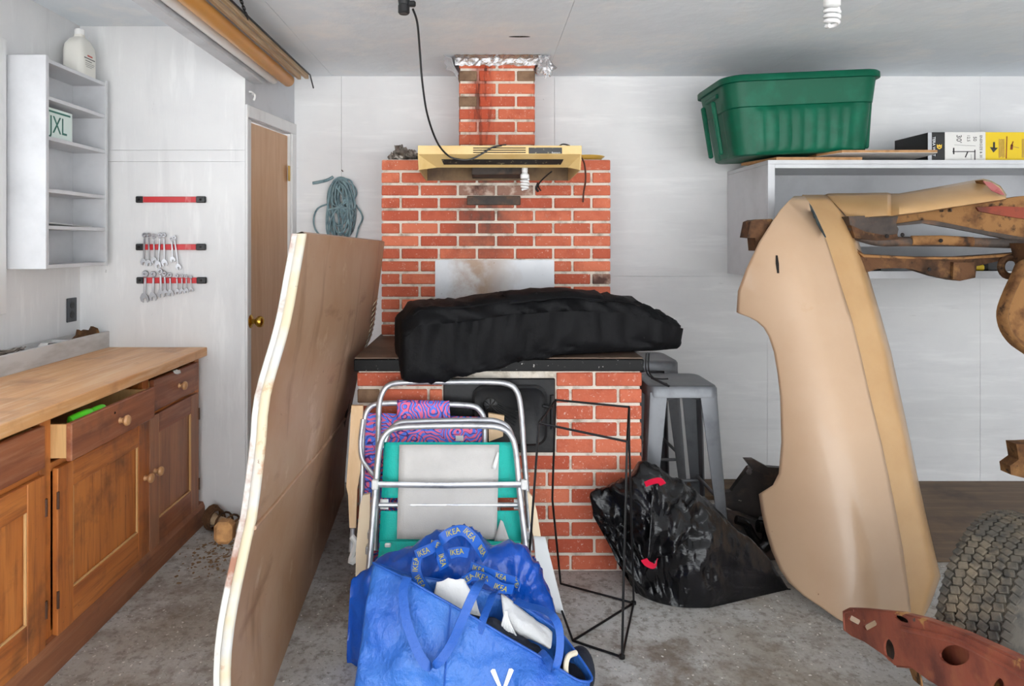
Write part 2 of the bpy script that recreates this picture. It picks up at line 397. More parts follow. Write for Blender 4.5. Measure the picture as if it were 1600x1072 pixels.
def patc(T, cur):
    v = T.coords('World', (1, 1, 1))
    vo = T.add('ShaderNodeTexVoronoi'); vo.inputs['Scale'].default_value = 11; vo.feature = 'F1'; T.link(v, vo.inputs['Vector'])
    n = T.noise(v, 11, 2, .5)
    s = T.math('SINE', T.math('ADD', T.math('MULTIPLY', vo.outputs['Distance'], 40), T.math('MULTIPLY', n, 26)))
    s2 = T.math('SINE', T.math('ADD', T.math('MULTIPLY', n, 60), T.math('MULTIPLY', vo.outputs['Distance'], 24)))
    cur = T.mix(T.ramp(s, -.1, .1), srgb(84, 128, 236), srgb(240, 112, 150))
    cur = T.mix(T.ramp(s2, .8, .9), cur, srgb(70, 50, 130))
    return cur
mat('print_cloth', srgb(60, 90, 190), .7, custom=patc)
woodmat('arm_wood', srgb(226, 190, 146), srgb(214, 174, 128), srgb(234, 204, 166), 2, .4)
mat('arm_beige', srgb(232, 210, 178), .5)
mat('sheath_white', srgb(222, 224, 226), .5)
mat('bag_blue', srgb(56, 114, 196), 0.40, layers=[(srgb(36, 90, 184), 4, .4, .65), (srgb(88, 140, 218), 9, .62, .78, (1, 1, 1), .6), (srgb(215, 225, 235), 26, .735, .76)], bump=[(7, .9, (1, 1, .7), .03), (22, .5, (1, 1, 1), .012)])
mat('bag_blue_inner', srgb(24, 74, 150), .5)
mat('strap_blue', srgb(30, 88, 178), 0.45, bump=[(90, .3)])
mat('tarp_blue', srgb(14, 76, 176), 0.22, layers=[(srgb(24, 92, 196), 5, .45, .7)], bump=[(20, .5, (1, 1, 1), .012)])
mat('strap_print', srgb(22, 86, 180), .4)
mat('ink_yellow', srgb(186, 172, 60), .5); mat('ink_white', srgb(240, 242, 244), .5)
mat('cloth_white', srgb(222, 222, 222), .8, bump=[(40, .4)]); mat('cloth_navy', srgb(24, 30, 46), .8, bump=[(120, .3)])
mat('cord_cream', srgb(222, 212, 190), .7)
mat('wire_black', srgb(26, 25, 26), .4, .4)
mat('stool_grey', srgb(108, 110, 114), 0.36, .35, layers=[(srgb(92, 94, 98), 9, .5, .7)])
mat('binliner', srgb(9, 9, 12), 0.24, spec=.42, layers=[(srgb(26, 25, 28), 5, .5, .7)], bump=[(9, .5, (1, .6, 1.6), .02)])
mat('tie_red', srgb(214, 20, 60), .4)
mat('car_black', srgb(40, 34, 32), 0.5, layers=[(srgb(86, 66, 56), 8, .5, .66), (srgb(20, 18, 18), 12, .5, .7), (srgb(170, 160, 150), 40, .72, .75)], bump=[(30, .3)])
mat('tote_green', srgb(0, 84, 60), 0.42, spec=.25, layers=[(srgb(8, 102, 76), 7, .5, .75), (srgb(130, 176, 160), 60, .72, .76, (1, 1, .3), .4)])
mat('tyre_rubber', srgb(80, 75, 68), 0.85, layers=[(srgb(126, 112, 92), 6, .50, .70), (srgb(46, 44, 42), 30, .5, .7)], bump=[(60, .4)])
mat('box_black', srgb(24, 24, 25), .45); mat('box_white', srgb(218, 216, 212), .55); mat('box_yellow', srgb(224, 192, 28), .5)
mat('emblem_gold', srgb(232, 190, 60), .4)
mat('debris', srgb(136, 108, 78), .9); mat('concrete_chip', srgb(206, 200, 192), .9); mat('oil', srgb(58, 58, 54), .4)
gm = mat('window_glass', (1, 1, 1, 1), 0.02, trans=1.0)

# ================================================================ the setting
H = 2.326; D = 3.92; XL = -1.972; XR = 4.2; YF = -1.6; YA = 3.34; HA = 2.431
A = Vector((-1.1645, YA, 0)); B = Vector((-1.080, D, 0)); U = (B-A).normalized(); LW = (B-A).length; NN = Vector((U.y, -U.x, 0))

struct(MB().b2((-2.1, YF, -.15), (XR+.1, D+.1, 0)).build('floor', 'concrete', smooth=0))
struct(MB().b2((-9, -14, -.2), (11, YF-.01, -.03)).build('driveway', 'driveway', smooth=0))

wb = struct(MB().b2((-1.3, D, 0), (XR+.08, D+.1, H+.15)).build('wall_back', 'wall_paint', smooth=0))
cols = [-1.085, -.812, .408, 1.628, 2.848, XR]
for i in range(5):
    for z0, z1 in ((0, 1.18), (1.1815, H+.02)):
        MB().b2((cols[i]+.0008, D-.008, z0), (cols[i+1]-.0008, D-.0005, z1)).build('panel', 'wall_paint', wb, smooth=0)
wa = struct(MB().b2((-2.05, YA+.008, 0), (A.x-.001, YA+.09, HA+.05)).build('wall_alcove', 'alcove_paint', smooth=0))
for z0, z1 in ((0, 1.768), (1.7695, 1.824), (1.8255, HA+.02)):
    MB().b2((XL, YA, z0), (A.x, YA+.0075, z1)).build('panel', 'alcove_paint', wa, smooth=0)

def jog(name, s0, s1, z0, z1, n0, n1, m, parent=None, bev=0):
    M = Matrix(((U.x, NN.x, 0, A.x), (U.y, NN.y, 0, A.y), (0, 0, 1, 0), (0, 0, 0, 1)))
    return MB().b2((s0*LW, n0, z0), (s1*LW, n1, z1), bev, M).build(name, m, parent, smooth=0)
DS0, DS1, DZ = .030, .885, 1.975
wd = struct(jog('wall_door', 0.0, DS0, 0, HA+.04, -.09, -.0, 'beam_grey'))
jog('panel', DS1, 1.0, 0, HA+.04, -.09, 0, 'beam_grey', wd); jog('panel', DS0, DS1, DZ+.012, HA+.04, -.09, 0, 'beam_grey', wd)
dr = struct(jog('door_1', DS0+.004, DS1-.004, .01, DZ, -.055, -.015, 'door_veneer'))
dr['label'] = 'narrow brown wood veneer door with a brass knob in the white side wall'
jog('door_casing', 0.0, .022, 0, DZ+.075, 0, .012, 'trim_white', dr, .002)
jog('door_casing', .022, 1.0, DZ+.015, DZ+.075, 0, .012, 'trim_white', dr, .002)
jog('door_casing', DS1+.008, 1.0, 0, DZ+.0145, 0, .012, 'trim_white', dr, .002)
jog('door_jamb', DS0-.003, DS0+.003, 0, DZ+.01, -.06, .002, 'trim_white', dr)
jog('door_jamb', DS1-.003, DS1+.003, 0, DZ+.01, -.06, .002, 'trim_white', dr)
def jp(s, n, z): return A+U*(s*LW)+NN*n+Vector((0, 0, z))
kb = MB()
kc = jp(.135, -.015, .978)
Mk = Matrix.Translation(kc) @ NN.to_track_quat('Z', 'Y').to_matrix().to_4x4()
kb.lathe([(.034, 0), (.034, .004), (.026, .010), (.012, .014), (.011, .030), (.020, .036), (.028, .046), (.029, .056), (.024, .066), (.010, .072)], 18, Mk)
kb.build('door_knob', 'brass', dr)
hg = MB()
for z in (1.72, .25):
    hg.cyl(jp(DS1-.002, -.004, z), jp(DS1-.002, -.004, z+.085), .006)
    hg.b2((0, 0, 0), (.028, .002, .085), 0, Matrix(((U.x, NN.x, 0, jp(DS1-.05, 0, 0).x), (U.y, NN.y, 0, jp(DS1-.05, -.0155, 0).y), (0, 0, 1, z), (0, 0, 0, 1))))
hg.build('door_hinge', 'brass', dr)

# left wall with a window over the bench
wl = MB(); wy0, wy1, wz0, wz1 = 1.62, 2.745, 1.135, 2.15
wl.b2((-2.06, YF, 0), (XL, wy0, HA+.05)); wl.b2((-2.06, wy1, 0), (XL, YA+.09, HA+.05)); wl.b2((-2.06, wy0, 0), (XL, wy1, wz0)); wl.b2((-2.06, wy0, wz1), (XL, wy1, HA+.05))
struct(wl.build('wall_left', 'alcove_paint', smooth=0))
wn = struct(MB().b2((XL, wy0-.055, wz0-.055), (XL+.018, wy0, wz1+.055), .002).b2((XL, wy1, wz0-.055), (XL+.018, wy1+.055, wz1+.055), .002)
    .b2((XL, wy0, wz1), (XL+.018, wy1, wz1+.055), .002).b2((XL, wy0, wz0-.055), (XL+.03, wy1, wz0), .002).build('window_1', 'trim_white', smooth=0))
MB().b2((-2.04, wy0, wz0), (-2.0, wy0+.04, wz1)).b2((-2.04, wy1-.04, wz0), (-2.0, wy1, wz1)).b2((-2.04, wy0, wz0), (-2.0, wy1, wz0+.04)).b2((-2.04, wy0, wz1-.04), (-2.0, wy1, wz1)).b2((-2.04, 2.16, wz0), (-2.0, 2.2, wz1)).build('window_sash', 'trim_white', wn, smooth=0)
MB().b2((-2.024, wy0+.03, wz0+.03), (-2.02, 2.17, wz1-.03)).build('pane', 'window_glass', wn, smooth=0)
MB().b2((-2.024, 2.19, wz0+.03), (-2.02, wy1-.03, wz1-.03)).build('pane', 'window_glass', wn, smooth=0)
struct(MB().b2((XR, YF, 0), (XR+.09, D+.1, H+.15)).build('wall_right', 'wall_paint', smooth=0))
fr = struct(MB().b2((-2.06, YF-.1, 2.2), (XR+.09, YF, HA+.05)).build('wall_front', 'wall_paint', smooth=0))

ce = struct(MB().b2((-1.12, YF, H+.01), (XR+.09, D+.1, H+.12)).build('ceiling', 'ceiling_paint', smooth=0))
cx = [-1.0, -.862, .36, 1.58, 2.8, XR]; cy = [YF, .27, 2.705, D]
MB().b2((-1.16, 3.621, H), (-1.0005, D, H+.009)).build('panel', 'ceiling_paint', ce, smooth=0)
for i in range(5):
    for k in range(3):
        MB().b2((cx[i]+.0008, cy[k]+.0006, H), (cx[i+1]-.0008, cy[k+1]-.0006, H+.009)).build('panel', 'ceiling_paint', ce, smooth=0)
struct(MB().b2((-2.06, YF, HA), (-1.0, YA+.09, HA+.09)).build('ceiling_alcove', 'ceiling_paint', smooth=0))
struct(MB().b2((-1.165, YF, 2.236), (-1.0, 3.62, HA+.06), .003).build('trim_1', 'beam_grey', smooth=0))   # header between bay and alcove

# ================================================================ brick fireplace
HX0, HX1, HY, HZ = -.526, .662, 2.85, .836          # hearth block
UX0, UX1, UY, UZ0, UZ1 = -.5216, .653, 3.50, .894, 1.803
CX0, CX1 = -.1246, .2657
fp = thing('brick_fireplace', 'red brick fireplace with square chimney, upper brick panel and black topped hearth', 'fireplace', (0.07, 3.4, 0))
g = .007
core = MB(); core.b2((HX0+g, HY+g, 0), (HX1-g, D-.012, HZ)); core.b2((UX0+g, UY+g, UZ0), (UX1-g, D-.012, UZ1-.004)); core.b2((CX0+g, UY+g, UZ1-.01), (CX1-g, D-.012, H-.002))
core.build('mortar', 'mortar', fp, smooth=0)
bcache = {}
def brick_mesh(l, h, d):
    k = (round(l, 3), round(h, 3), d)
    if k not in bcache:
        o = MB().box((0, 0, 0), (l, d, h), .0035).build('brick', 'brick', None, smooth=0, raw=True)
        bcache[k] = o.data; bpy.data.objects.remove(o)
    return bcache[k]
def course(x0, x1, zc, h, y, odd, n, skip=None, special=None, row=0, side=None):
    """one course of bricks along x (or along y when side is the x of the side face)"""
    p = (x1-x0)/n; xs = [x0]; x = x0+(p*.5 if odd else p)
    while x < x1-p*.2: xs.append(x); x += p
    xs.append(x1)
    for i in range(len(xs)-1):
        a, b = xs[i], xs[i+1]; jl = .0058 if i else 0; jr = .0058 if i < len(xs)-2 else 0
        for (a2, b2) in (skip(a+jl, b-jr, zc) if skip else [(a+jl, b-jr)]):
            if b2-a2 < .02: continue
            dy = random.uniform(-.0012, .0012); l = round((b2-a2)/.004)*.004
            me = brick_mesh(l, h, .05)
            if side is None: o = piece('brick', me, ((a2+b2)/2, y+.025+dy, zc), fp, rot=(0, random.uniform(-.004, .004), 0))
            else: o = piece('brick', me, (side+(.025 if side < 0 else -.025), (a2+b2)/2, zc), fp, rot=(0, 0, math.pi/2))
            if special:
                sm = special(row, (a2+b2)/2, zc)
                if sm:
                    o.material_slots[0].link = 'OBJECT'; o.material_slots[0].material = MATS[sm]
def cut(r):
    def f(a, b, z):
        if r[2] < z < r[3]:
            out = []
            if a < r[0]: out.append((a, min(b, r[0])))
            if b > r[1]: out.append((max(a, r[1]), b))
            return out
        return [(a, b)]
    return f
n = 12; ph = HZ/n
SD = (-.172, .306, .49, .83)      # stove opening
for r in range(n):
    course(HX0, HX1, ph*(r+.5), ph-.0135, HY, r % 2 == 0, 6, cut(SD), lambda row, x, z: 'brick_brown' if (x < -.4 and z > .72 and z < .78) else None, r)
LT = (-.083, .191, 1.558, 1.622)
n = 14; ph = (UZ1-UZ0)/n
def upsp(row, x, z):
    if 1.6 < z < 1.70 and -.14 < x < .2: return 'brick_sooty'
    if z < 1.19 and x > .5 and z > 1.13: return 'brick_sooty'
for r in range(n):
    course(UX0, UX1, UZ0+ph*(r+.5), ph-.0135, UY, r % 2 == 0, 6, None, upsp, r)
ph = (H-UZ1)/8
for r in range(8):
    zc = UZ1+ph*(r+.5)
    def ch(row, x, z):
        if row == 6 and (x < -.05 or x > .2): return 'brick_brown'
        if row == 4 and x < -.05: return 'brick_brown'
    course(CX0, CX1, zc, ph-.0135, UY, r % 2 == 0, 2, None, ch, r)
# side faces: joined pieces
sb = MB()
def side_rows(x, y0, y1, z0, z1, n):
    ph = (z1-z0)/n
    for r in range(n):
        y = y0+(.1 if r % 2 else .2)
        ys = [y0+.052]+[y0+.055+(.1 if r % 2 else .2)+k*.2 for k in range(8)]
        ys = [v for v in ys if v < y1-.03]+[y1]
        for i in range(len(ys)-1):
            sb.b2((x-.0255, ys[i]+.004, z0+ph*r+.005), (x+.0255, ys[i+1]-.004, z0+ph*(r+1)-.005), .003)
side_rows(HX0+.0255, HY, D-.02, 0, HZ, 12); side_rows(HX1-.0255, HY, D-.02, 0, HZ, 12)
side_rows(UX0+.0255, UY, D-.02, UZ0, UZ1, 14); side_rows(UX1-.0255, UY, D-.02, UZ0, UZ1, 14)
side_rows(CX0+.0255, UY, D-.02, UZ1, H-.002, 8); side_rows(CX1-.0255, UY, D-.02, UZ1, H-.002, 8)
stuff(sb.build('side_bricks', 'brick', fp, smooth=0))
MB().b2((HX0-.012, HY-.012, HZ+.001), (HX1+.006, D-.012, UZ0-.006), .004).build('hearth_slab', 'slab_black', fp)
MB().b2((HX0-.010, HY-.008, UZ0-.0055), (HX1+.003, D-.012, UZ0), .001).build('slab_top', 'slab_brown', fp)
# iron stove front
sf = MB(); x0, x1, z0, z1 = -.166, .300, .497, .806
sf.b2((x0, HY-.006, z0), (x1, HY+.02, z1), .004); 
sd_ = sf.build('stove_front', 'cast_iron', fp, label='black cast iron stove front plate')
dm = MB(); rows = []
def rr(cx_, cz, w, h, r, y, n=6):
    pts = []
    for (sx, sz, a0) in ((1, 1, 0), (-1, 1, 90), (-1, -1, 180), (1, -1, 270)):
        for k in range(n+1):
            a = math.radians(a0+90*k/n); pts.append(Vector((cx_+sx*(w/2-r)+math.cos(a)*r, y, cz+sz*(h/2-r)+math.sin(a)*r)))
    return pts
cxs, czs = .11, .655
dm.grid([rr(cxs, czs, .31, .25, .05, HY-.008), rr(cxs, czs, .31, .25, .05, HY-.022), rr(cxs, czs, .29, .23, .045, HY-.028), rr(cxs, czs, .255, .195, .035, HY-.020)], closed_u=True, caps=True)
dd = dm.build('stove_door', 'cast_iron', sd_)
vm = MB(); vc = Vector((.03, HY-.024, .70))
Mv = Matrix.Translation(vc) @ Matrix.Rotation(math.pi/2, 4, 'X')
vm.lathe([(.030, 0), (.030, .006), (.022, .010), (.008, .012)], 18, Mv)
for k in range(4):
    a = math.pi/4*k; v = Vector((math.cos(a), 0, math.sin(a)))*.026; vm.tube([vc-v+Vector((0, -.010, 0)), vc+v+Vector((0, -.010, 0))], .003, 6)
for k in range(5): vm.tube([vc+Vector((.018+k*.003, -.006, -.018+k*.006)), vc+Vector((.10+k*.004, -.003, -.085+k*.014))], .003, 6)
vm.build('draught_vent', 'cast_iron', sd_)
lm = MB(); lm.cyl((.285, HY-.02, .60), (.285, HY-.02, .74), .007); lm.cyl((.285, HY-.03, .69), (.245, HY-.035, .70), .006); lm.build('door_latch', 'cast_iron', sd_)
MB().b2((-.246, UY-.004, .90), (.364, UY-.001, 1.284), 0).build('heat_shield', 'galvanised', fp, smooth=0, label='dull galvanised steel sheet with a soot stain')
MB().b2((LT[0], UY-.008, 1.565), (LT[1], UY+.03, 1.612), .003).build('iron_lintel', 'rust_dark', fp, label='dark rusty iron lintel')
# foil flashing where the chimney meets the ceiling
ff = MB(); rows = []
random.seed(3)
for j, (dz, dy) in enumerate(((-.045, -.004), (-.03, -.012), (-.012, -.022), (-.002, -.05))):
    row = []
    for i in range(26):
        x = CX0-.02+(CX1-CX0+.05)*i/25
        row.append(Vector((x, UY+dy+random.uniform(-.006, .004)*(j > 0), H+dz+random.uniform(-.006, .004)*(j < 3))))
    rows.append(row)
ff.grid(rows)
for sx, xx in ((-1, CX0), (1, CX1)):
    rows = []
    for j in range(5):
        row = []
        for i in range(9):
            y = UY-.045+.30*i/8
            row.append(Vector((xx+sx*(.004+.018*j+random.uniform(-.006, .006)), y, H-.002-(.09-.02*j if i < 5 else .05-.011*j)*(1-j/5)*random.uniform(.5, 1.2))))
        rows.append(row)
    ff.grid(rows)
fo = ff.build('foil_flashing', 'foil', fp, smooth=0)
md = fo.modifiers.new('thick', 'SOLIDIFY'); md.thickness = .0015
cr = MB()
for k in range(3):
    rows = []
    c0 = Vector((CX1+.035+.012*k, UY-.03-.02*k, H-.045-.015*k))
    for i in range(9):
        th = math.pi*i/8; row = []
        for j in range(12):
            phi = 2*math.pi*j/12; d = Vector((math.sin(th)*math.cos(phi), math.sin(th)*math.sin(phi), math.cos(th)))
            r = .035*(1+1.1*crumple(d, 2.2, k*3.3)); row.append(c0+Vector((d.x*r*.8, d.y*r*.5, d.z*r*1.2)))
        rows.append(row)
    cr.grid(rows, closed_u=True)
cr.build('torn_foil', 'foil', fp, smooth=0)

# ================================================================ left wall: shelf, outlet, bench
sh = thing('wall_shelf', 'white open wall shelf unit hung on the left wall above the workbench', 'shelf', ((XL+.08), 3.05, 1.262))
x0, x1, y0, y1 = XL+.001, -1.808, 2.824, 3.290
MB().b2((x0, y0, 1.262), (x1, y0+.02, 2.150), .0015).build('end_panel', 'shelf_white', sh, smooth=0)
MB().b2((x0, y1-.02, 1.262), (x1, y1, 2.150), .0015).build('end_panel', 'shelf_white', sh, smooth=0)
MB().b2((x0, y0+.021, 1.27), (x0+.006, y1-.021, 2.146)).build('back_panel', 'shelf_white', sh, smooth=0)
for z in (1.264, 1.428, 1.582, 1.80, 1.968, 2.122):
    MB().b2((x0+.0065, y0+.0205, z), (x1-.002, y1-.0205, z+.016), .001).build('shelf', 'shelf_white', sh, smooth=0)
jg = thing('plastic_jug', 'white plastic jug with a printed label on top of the wall shelf', 'jug', (-1.885, 3.19, 2.139))
jb = MB(); rows = []
for z, w, dd_ in ((0, .062, .045), (.006, .066, .05), (.12, .066, .05), (.15, .062, .046), (.178, .040, .034), (.192, .020, .020), (.205, .018, .018)):
    rows.append([Vector((-1.885+math.copysign(abs(math.cos(a))**.45, math.cos(a))*dd_, 3.19+math.copysign(abs(math.sin(a))**.45, math.sin(a))*w, 2.139+z)) for a in [2*math.pi*k/32 for k in range(32)]])
jb.grid(rows, closed_u=True, caps=True); jb.build('body', 'jug_plastic', jg)
MB().lathe([(.021, 2.342), (.021, 2.366), (.018, 2.369)], 18, Matrix.Translation((-1.885, 3.19, 0))).build('cap', 'white_plastic', jg)
MB().tube(smooth_path([(-1.885, 3.205, 2.335), (-1.885, 3.245, 2.325), (-1.885, 3.252, 2.30), (-1.885, 3.245, 2.27)], 6), .009, 8).build('handle', 'jug_plastic', jg)
lb = MB(); lb.b2((-1.834, 3.14, 2.225), (-1.8335, 3.225, 2.229)); lb.b2((-1.834, 3.15, 2.213), (-1.8335, 3.20, 2.216)); lb.b2((-1.834, 3.15, 2.203), (-1.8335, 3.22, 2.2045)); lb.b2((-1.834, 3.15, 2.195), (-1.8335, 3.215, 2.1965)); lb.b2((-1.834, 3.155, 2.187), (-1.8335, 3.20, 2.1885))
lb.build('label_print', 'ink_dark', jg, smooth=0)
MB().b2((-1.834, 3.165, 2.236), (-1.8335, 3.205, 2.243)).build('label_heading', 'ink_red', jg, smooth=0)

lp = thing('licence_plate', 'pale green and white licence plate lettered JXL leaning inside the wall shelf', 'plate', (-1.83, 2.955, 1.8165))
pm = MB(); pm.box((0, 0, .065), (.003, .20, .128), .0012, Matrix.Translation((-1.84, 2.955, 1.818)) @ Matrix.Rotation(.0, 4, 'Y'))
pm.build('plate_blank', 'plate_white', lp)
text('letters', 'JXL', .105, 'ink_green', lp, (-1.838, 2.955, 1.874), (math.pi/2, 0, math.pi/2), squash=.8)
MB().b2((-1.8384, 2.87, 1.928), (-1.8375, 3.04, 1.936)).build('top_print', 'ink_green', lp, smooth=0)
pp = MB(); rows = []
for i in range(9):
    rows.append([Vector((-1.95+.135*j/4, 2.87+.30*i/8, 1.4455+.010*(1-i/8)**2*(j/4)+.001*(i % 2))) for j in range(5)])
pp.grid(rows); po = pp.build('paper_sheet', 'paper'); po.modifiers.new('t', 'SOLIDIFY').thickness = .002
tag(po, 'loose sheet of white paper curling on the second lowest level of the wall shelf', 'paper')

ot = thing('wall_outlet', 'dark double power outlet on the left wall beside the corner', 'outlet', (XL, 3.265, .99))
MB().b2((XL+.0005, 3.228, .994), (XL+.007, 3.303, 1.108), .002).build('cover_plate', 'outlet_black', ot)
for z in (1.028, 1.074):
    k = MB(); k.lathe([(.0165, 0), (.0165, .002)], 18, Matrix.Translation((XL+.0072, 3.2655, z)) @ Matrix.Rotation(math.pi/2, 4, 'Y')); s_ = k.build('socket', 'black_plastic', ot)
    MB().b2((XL+.0085, 3.258, z), (XL+.0097, 3.260, z+.008)).b2((XL+.0085, 3.271, z), (XL+.0097, 3.273, z+.008)).b2((XL+.0085, 3.264, z-.008), (XL+.0097, 3.267, z-.005)).build('slots', 'dark_void', s_, smooth=0)

# ---- workbench cabinet
BX = -1.388; CE = -1.349; CT = .862; Y0 = 1.42; Y1 = 3.333
cb = thing('workbench_cabinet', 'brown wooden workbench cabinet with panelled doors, one drawer pulled open', 'cabinet', (-1.68, 2.38, 0))
car = MB()
car.b2((XL+.002, Y0, .10), (XL+.012, Y1, CT-.043)); car.b2((XL+.012, Y0, .10), (BX-.022, Y1, .118))
for y in (Y0, 2.165, 2.80, Y1-.016): car.b2((XL+.012, y, .118), (BX-.0205, y+.016, CT-.044))
car.build('carcass', 'cabinet_wood', cb, smooth=0)
for a, b in ((Y0, 1.50), (2.138, 2.192), (2.782, 2.832), (3.285, Y1)): MB().b2((BX-.02, a, .10), (BX, b, CT-.0435), .0015).build('face_stile', 'cabinet_wood', cb, smooth=0)
for a, b in ((1.501, 2.137), (2.193, 2.781), (2.833, 3.284)):
    for u, v in ((CT-.058, CT-.0438), (.636, .664), (.10, .126)): MB().b2((BX-.02, a, u), (BX-.001, b, v), .001).build('face_rail', 'cabinet_rail', cb, smooth=0)
MB().b2((XL+.002, Y0-.03, CT-.042), (CE, Y1+.005, CT), .003).build('worktop', 'counter_wood', cb)
kbm = MB()
poly = [(BX-.02, 0), (BX+.028, 0), (BX+.028, .085), (BX+.018, .108), (BX-.02, .112)]
kbm.prism([Vector((x, Y0, z)) for x, z in poly], (0, Y1-Y0+.004, 0)); kbm.build('kickboard', 'base_wood', cb, smooth=0)
def knob(parent, loc, m='knob_wood', s=1.0):
    k = MB(); k.lathe([(.012*s, 0), (.009*s, .006*s), (.009*s, .012*s), (.017*s, .018*s), (.020*s, .025*s), (.017*s, .032*s), (.008*s, .036*s)], 16, Matrix.Translation(loc) @ Matrix.Rotation(math.pi/2, 4, 'Y'))
    return k.build('knob', m, parent)
def cab_door(y0, y1, z0, z1, m, knob_y, hinge_y, knob_z):
    st = .085 if m == 'cabinet_wood' else .082; t = .02; f0 = BX+.0015; f1 = BX+t
    za, zb, ya, yb = z0+st+.03, z1-st, y0+st, y1-st
    o = MB().b2((f0, ya, za), (f1-.012, yb, zb), 0).build('door', m, cb, smooth=0)
    for u, v in ((y0, y0+st), (y1-st, y1)): MB().b2((f0, u, z0), (f1, v, z1), .002).build('stile', m, o, smooth=0)
    rm = 'cabinet_rail' if m == 'cabinet_wood' else 'drawer_dark'
    for u, v in ((z0, za), (zb, z1)): MB().b2((f0, y0+st+.0005, u), (f1-.001, y1-st-.0005, v), .002).build('door_rail', rm, o, smooth=0)
    for lo, hi in (((f1-.010, ya, za), (f1-.002, ya+.006, zb)), ((f1-.010, yb-.006, za), (f1-.002, yb, zb)), ((f1-.010, ya+.0065, za), (f1-.002, yb-.0065, za+.006))):
        MB().b2(lo, hi, .001).build('panel_bead', 'pale_wood', o, smooth=0)
    if knob_y: knob(o, (f1, knob_y, knob_z))
    for z in (z0+.09, z1-.13):
        h = MB(); h.cyl((f1+.001, hinge_y, z), (f1+.001, hinge_y, z+.055), .0045, n=10); h.build('hinge', 'hinge_iron', o)
    return o
cab_door(2.196, 2.797, .105, .645, 'cabinet_wood', 2.762, 2.196, .42)
cab_door(2.803, 3.284, .095, .652, 'door_far_wood', 2.845, 3.284, .42)
cab_door(1.52, 2.136, .105, .645, 'cabinet_wood', 1.56, 2.136, .42)
def drawer(y0, y1, z0, z1, out, m, kz=True, hole=False):
    f = BX+out; o = MB().b2((f-.001, y0, z0), (f+.018, y1, z1), .003).build('drawer', m, cb, smooth=0)
    b = MB(); bx0 = max(XL+.02, f-.45)
    b.b2((bx0, y0+.008, z0+.008), (f-.0015, y0+.02, z1-.006)); b.b2((bx0, y1-.02, z0+.008), (f-.0015, y1-.008, z1-.006)); b.b2((bx0, y0+.02, z0+.012), (f-.0015, y1-.02, z0+.02))
    b.build('drawer_box', 'pale_wood', o, smooth=0)
    if kz: knob(o, (f+.018, (y0+y1)/2+.015, (z0+z1)/2-.005))
    if hole: MB().lathe([(.005, 0), (.004, .001)], 10, Matrix.Translation((f+.0182, (y0+y1)/2-.02, z1-.03)) @ Matrix.Rotation(math.pi/2, 4, 'Y')).build('keyhole', 'dark_void', o)
    return o
drawer(2.182, 2.735, .672, .794, .055, 'drawer_dark', True, True)
drawer(2.836, 3.281, .668, .800, .002, 'drawer_dark')
drawer(1.504, 2.134, .668, .800, .002, 'drawer_dark', False)
for (y, x, r) in ((2.33, BX+.028, .020), (2.41, BX+.030, .016)):
    k = MB(); k.tube(smooth_path([(x-.02, y-.055, .772), (x, y-.02, .782), (x, y+.02, .781), (x-.02, y+.05, .77)], 5), [r*.6]+[r]*14+[r*.6], 12)
    tag(k.build('tool_handle', 'green_tool'), 'bright green tool handle in the open drawer, %s' % ('nearer and larger one' if r == .020 else 'farther and smaller one'), 'tool')
rg = MB()
for i in range(3): rg.tube(smooth_path([(BX+.026, 3.005+.012*i, .808), (BX+.036, 3.0+.016*i, .80), (BX+.034, 3.03+.01*i, .792), (BX+.026, 3.05+.006*i, .80)], 5), .004, 6)
tag(rg.build('plastic_scrap', 'white_plastic'), 'crumpled clear plastic scrap poking out above the closed far drawer', 'scrap')

# ---- divided tray on the worktop
tr = thing('divided_tray', 'white painted divided tray along the back of the worktop', 'tray', (-1.9, 2.6, CT))
TX = -1.826; ty0, ty1 = 1.75, 3.335
MB().b2((TX-.014, ty0, CT), (TX, ty1, CT+.079), .001).build('front_board', 'tray_paint', tr, smooth=0)
MB().b2((XL+.002, ty0, CT), (XL+.012, ty1, CT+.072)).build('back_board', 'tray_paint', tr, smooth=0)
MB().b2((XL+.012, ty0, CT), (TX-.014, ty1, CT+.006)).build('bottom_board', 'white_plastic', tr, smooth=0)
for y in (ty0, 2.30, 2.63, 2.84, 3.10, ty1-.01):
    MB().b2((XL+.0122, y, CT+.0065), (TX-.0145, y+.010, CT+.068)).build('divider', 'white_plastic', tr, smooth=0)
rs = MB()
outl = [(0, 0), (.03, -.004), (.09, 0), (.13, .012), (.150, .045), (.143, .066), (.118, .078), (.108, .060), (.082, .066), (.066, .060), (.05, .070), (.045, .045), (.02, .022)]
base = Vector((-1.902, 3.13, CT+.018))
dv = Vector((.45, .89, 0)).normalized(); rs.prism([base+dv*a+Vector((0, 0, b+.018)) for a, b in outl], (-.018*.89, .018*.45, 0))
tag(rs.build('rusty_bracket', 'rust_brown'), 'rusty brown jagged iron piece sticking out of the tray by the corner', 'scrap metal')
tc = MB()
for k in range(14):
    c0 = Vector((-1.90+random.uniform(-.008, .008), 2.745, CT+.035+.003*k)); rx, ry = .042+random.uniform(-.01, .006), .075+random.uniform(-.02, .008)
    tc.tube([c0+Vector((math.cos(a)*rx, math.sin(a)*ry, random.uniform(-.004, .004)+math.sin(a*2+k)*.008)) for a in [2*math.pi*i/18 for i in range(18)]], .0035, 5, closed=True)
tag(tc.build('cable_coil', 'foil_dull'), 'tangled coil of grey wire lying in the white divided tray', 'wire')
wc = MB(); wc.box((0, 0, 0), (.06, .085, .035), .008, Matrix.Translation((-1.89, 2.945, CT+.045)) @ Matrix.Rotation(.35, 4, 'Z') @ Matrix.Rotation(.4, 4, 'X'))
wk = wc.build('adaptor', 'white_plastic'); tag(wk, 'small white plastic block with a black strap in the divided tray', 'adaptor')
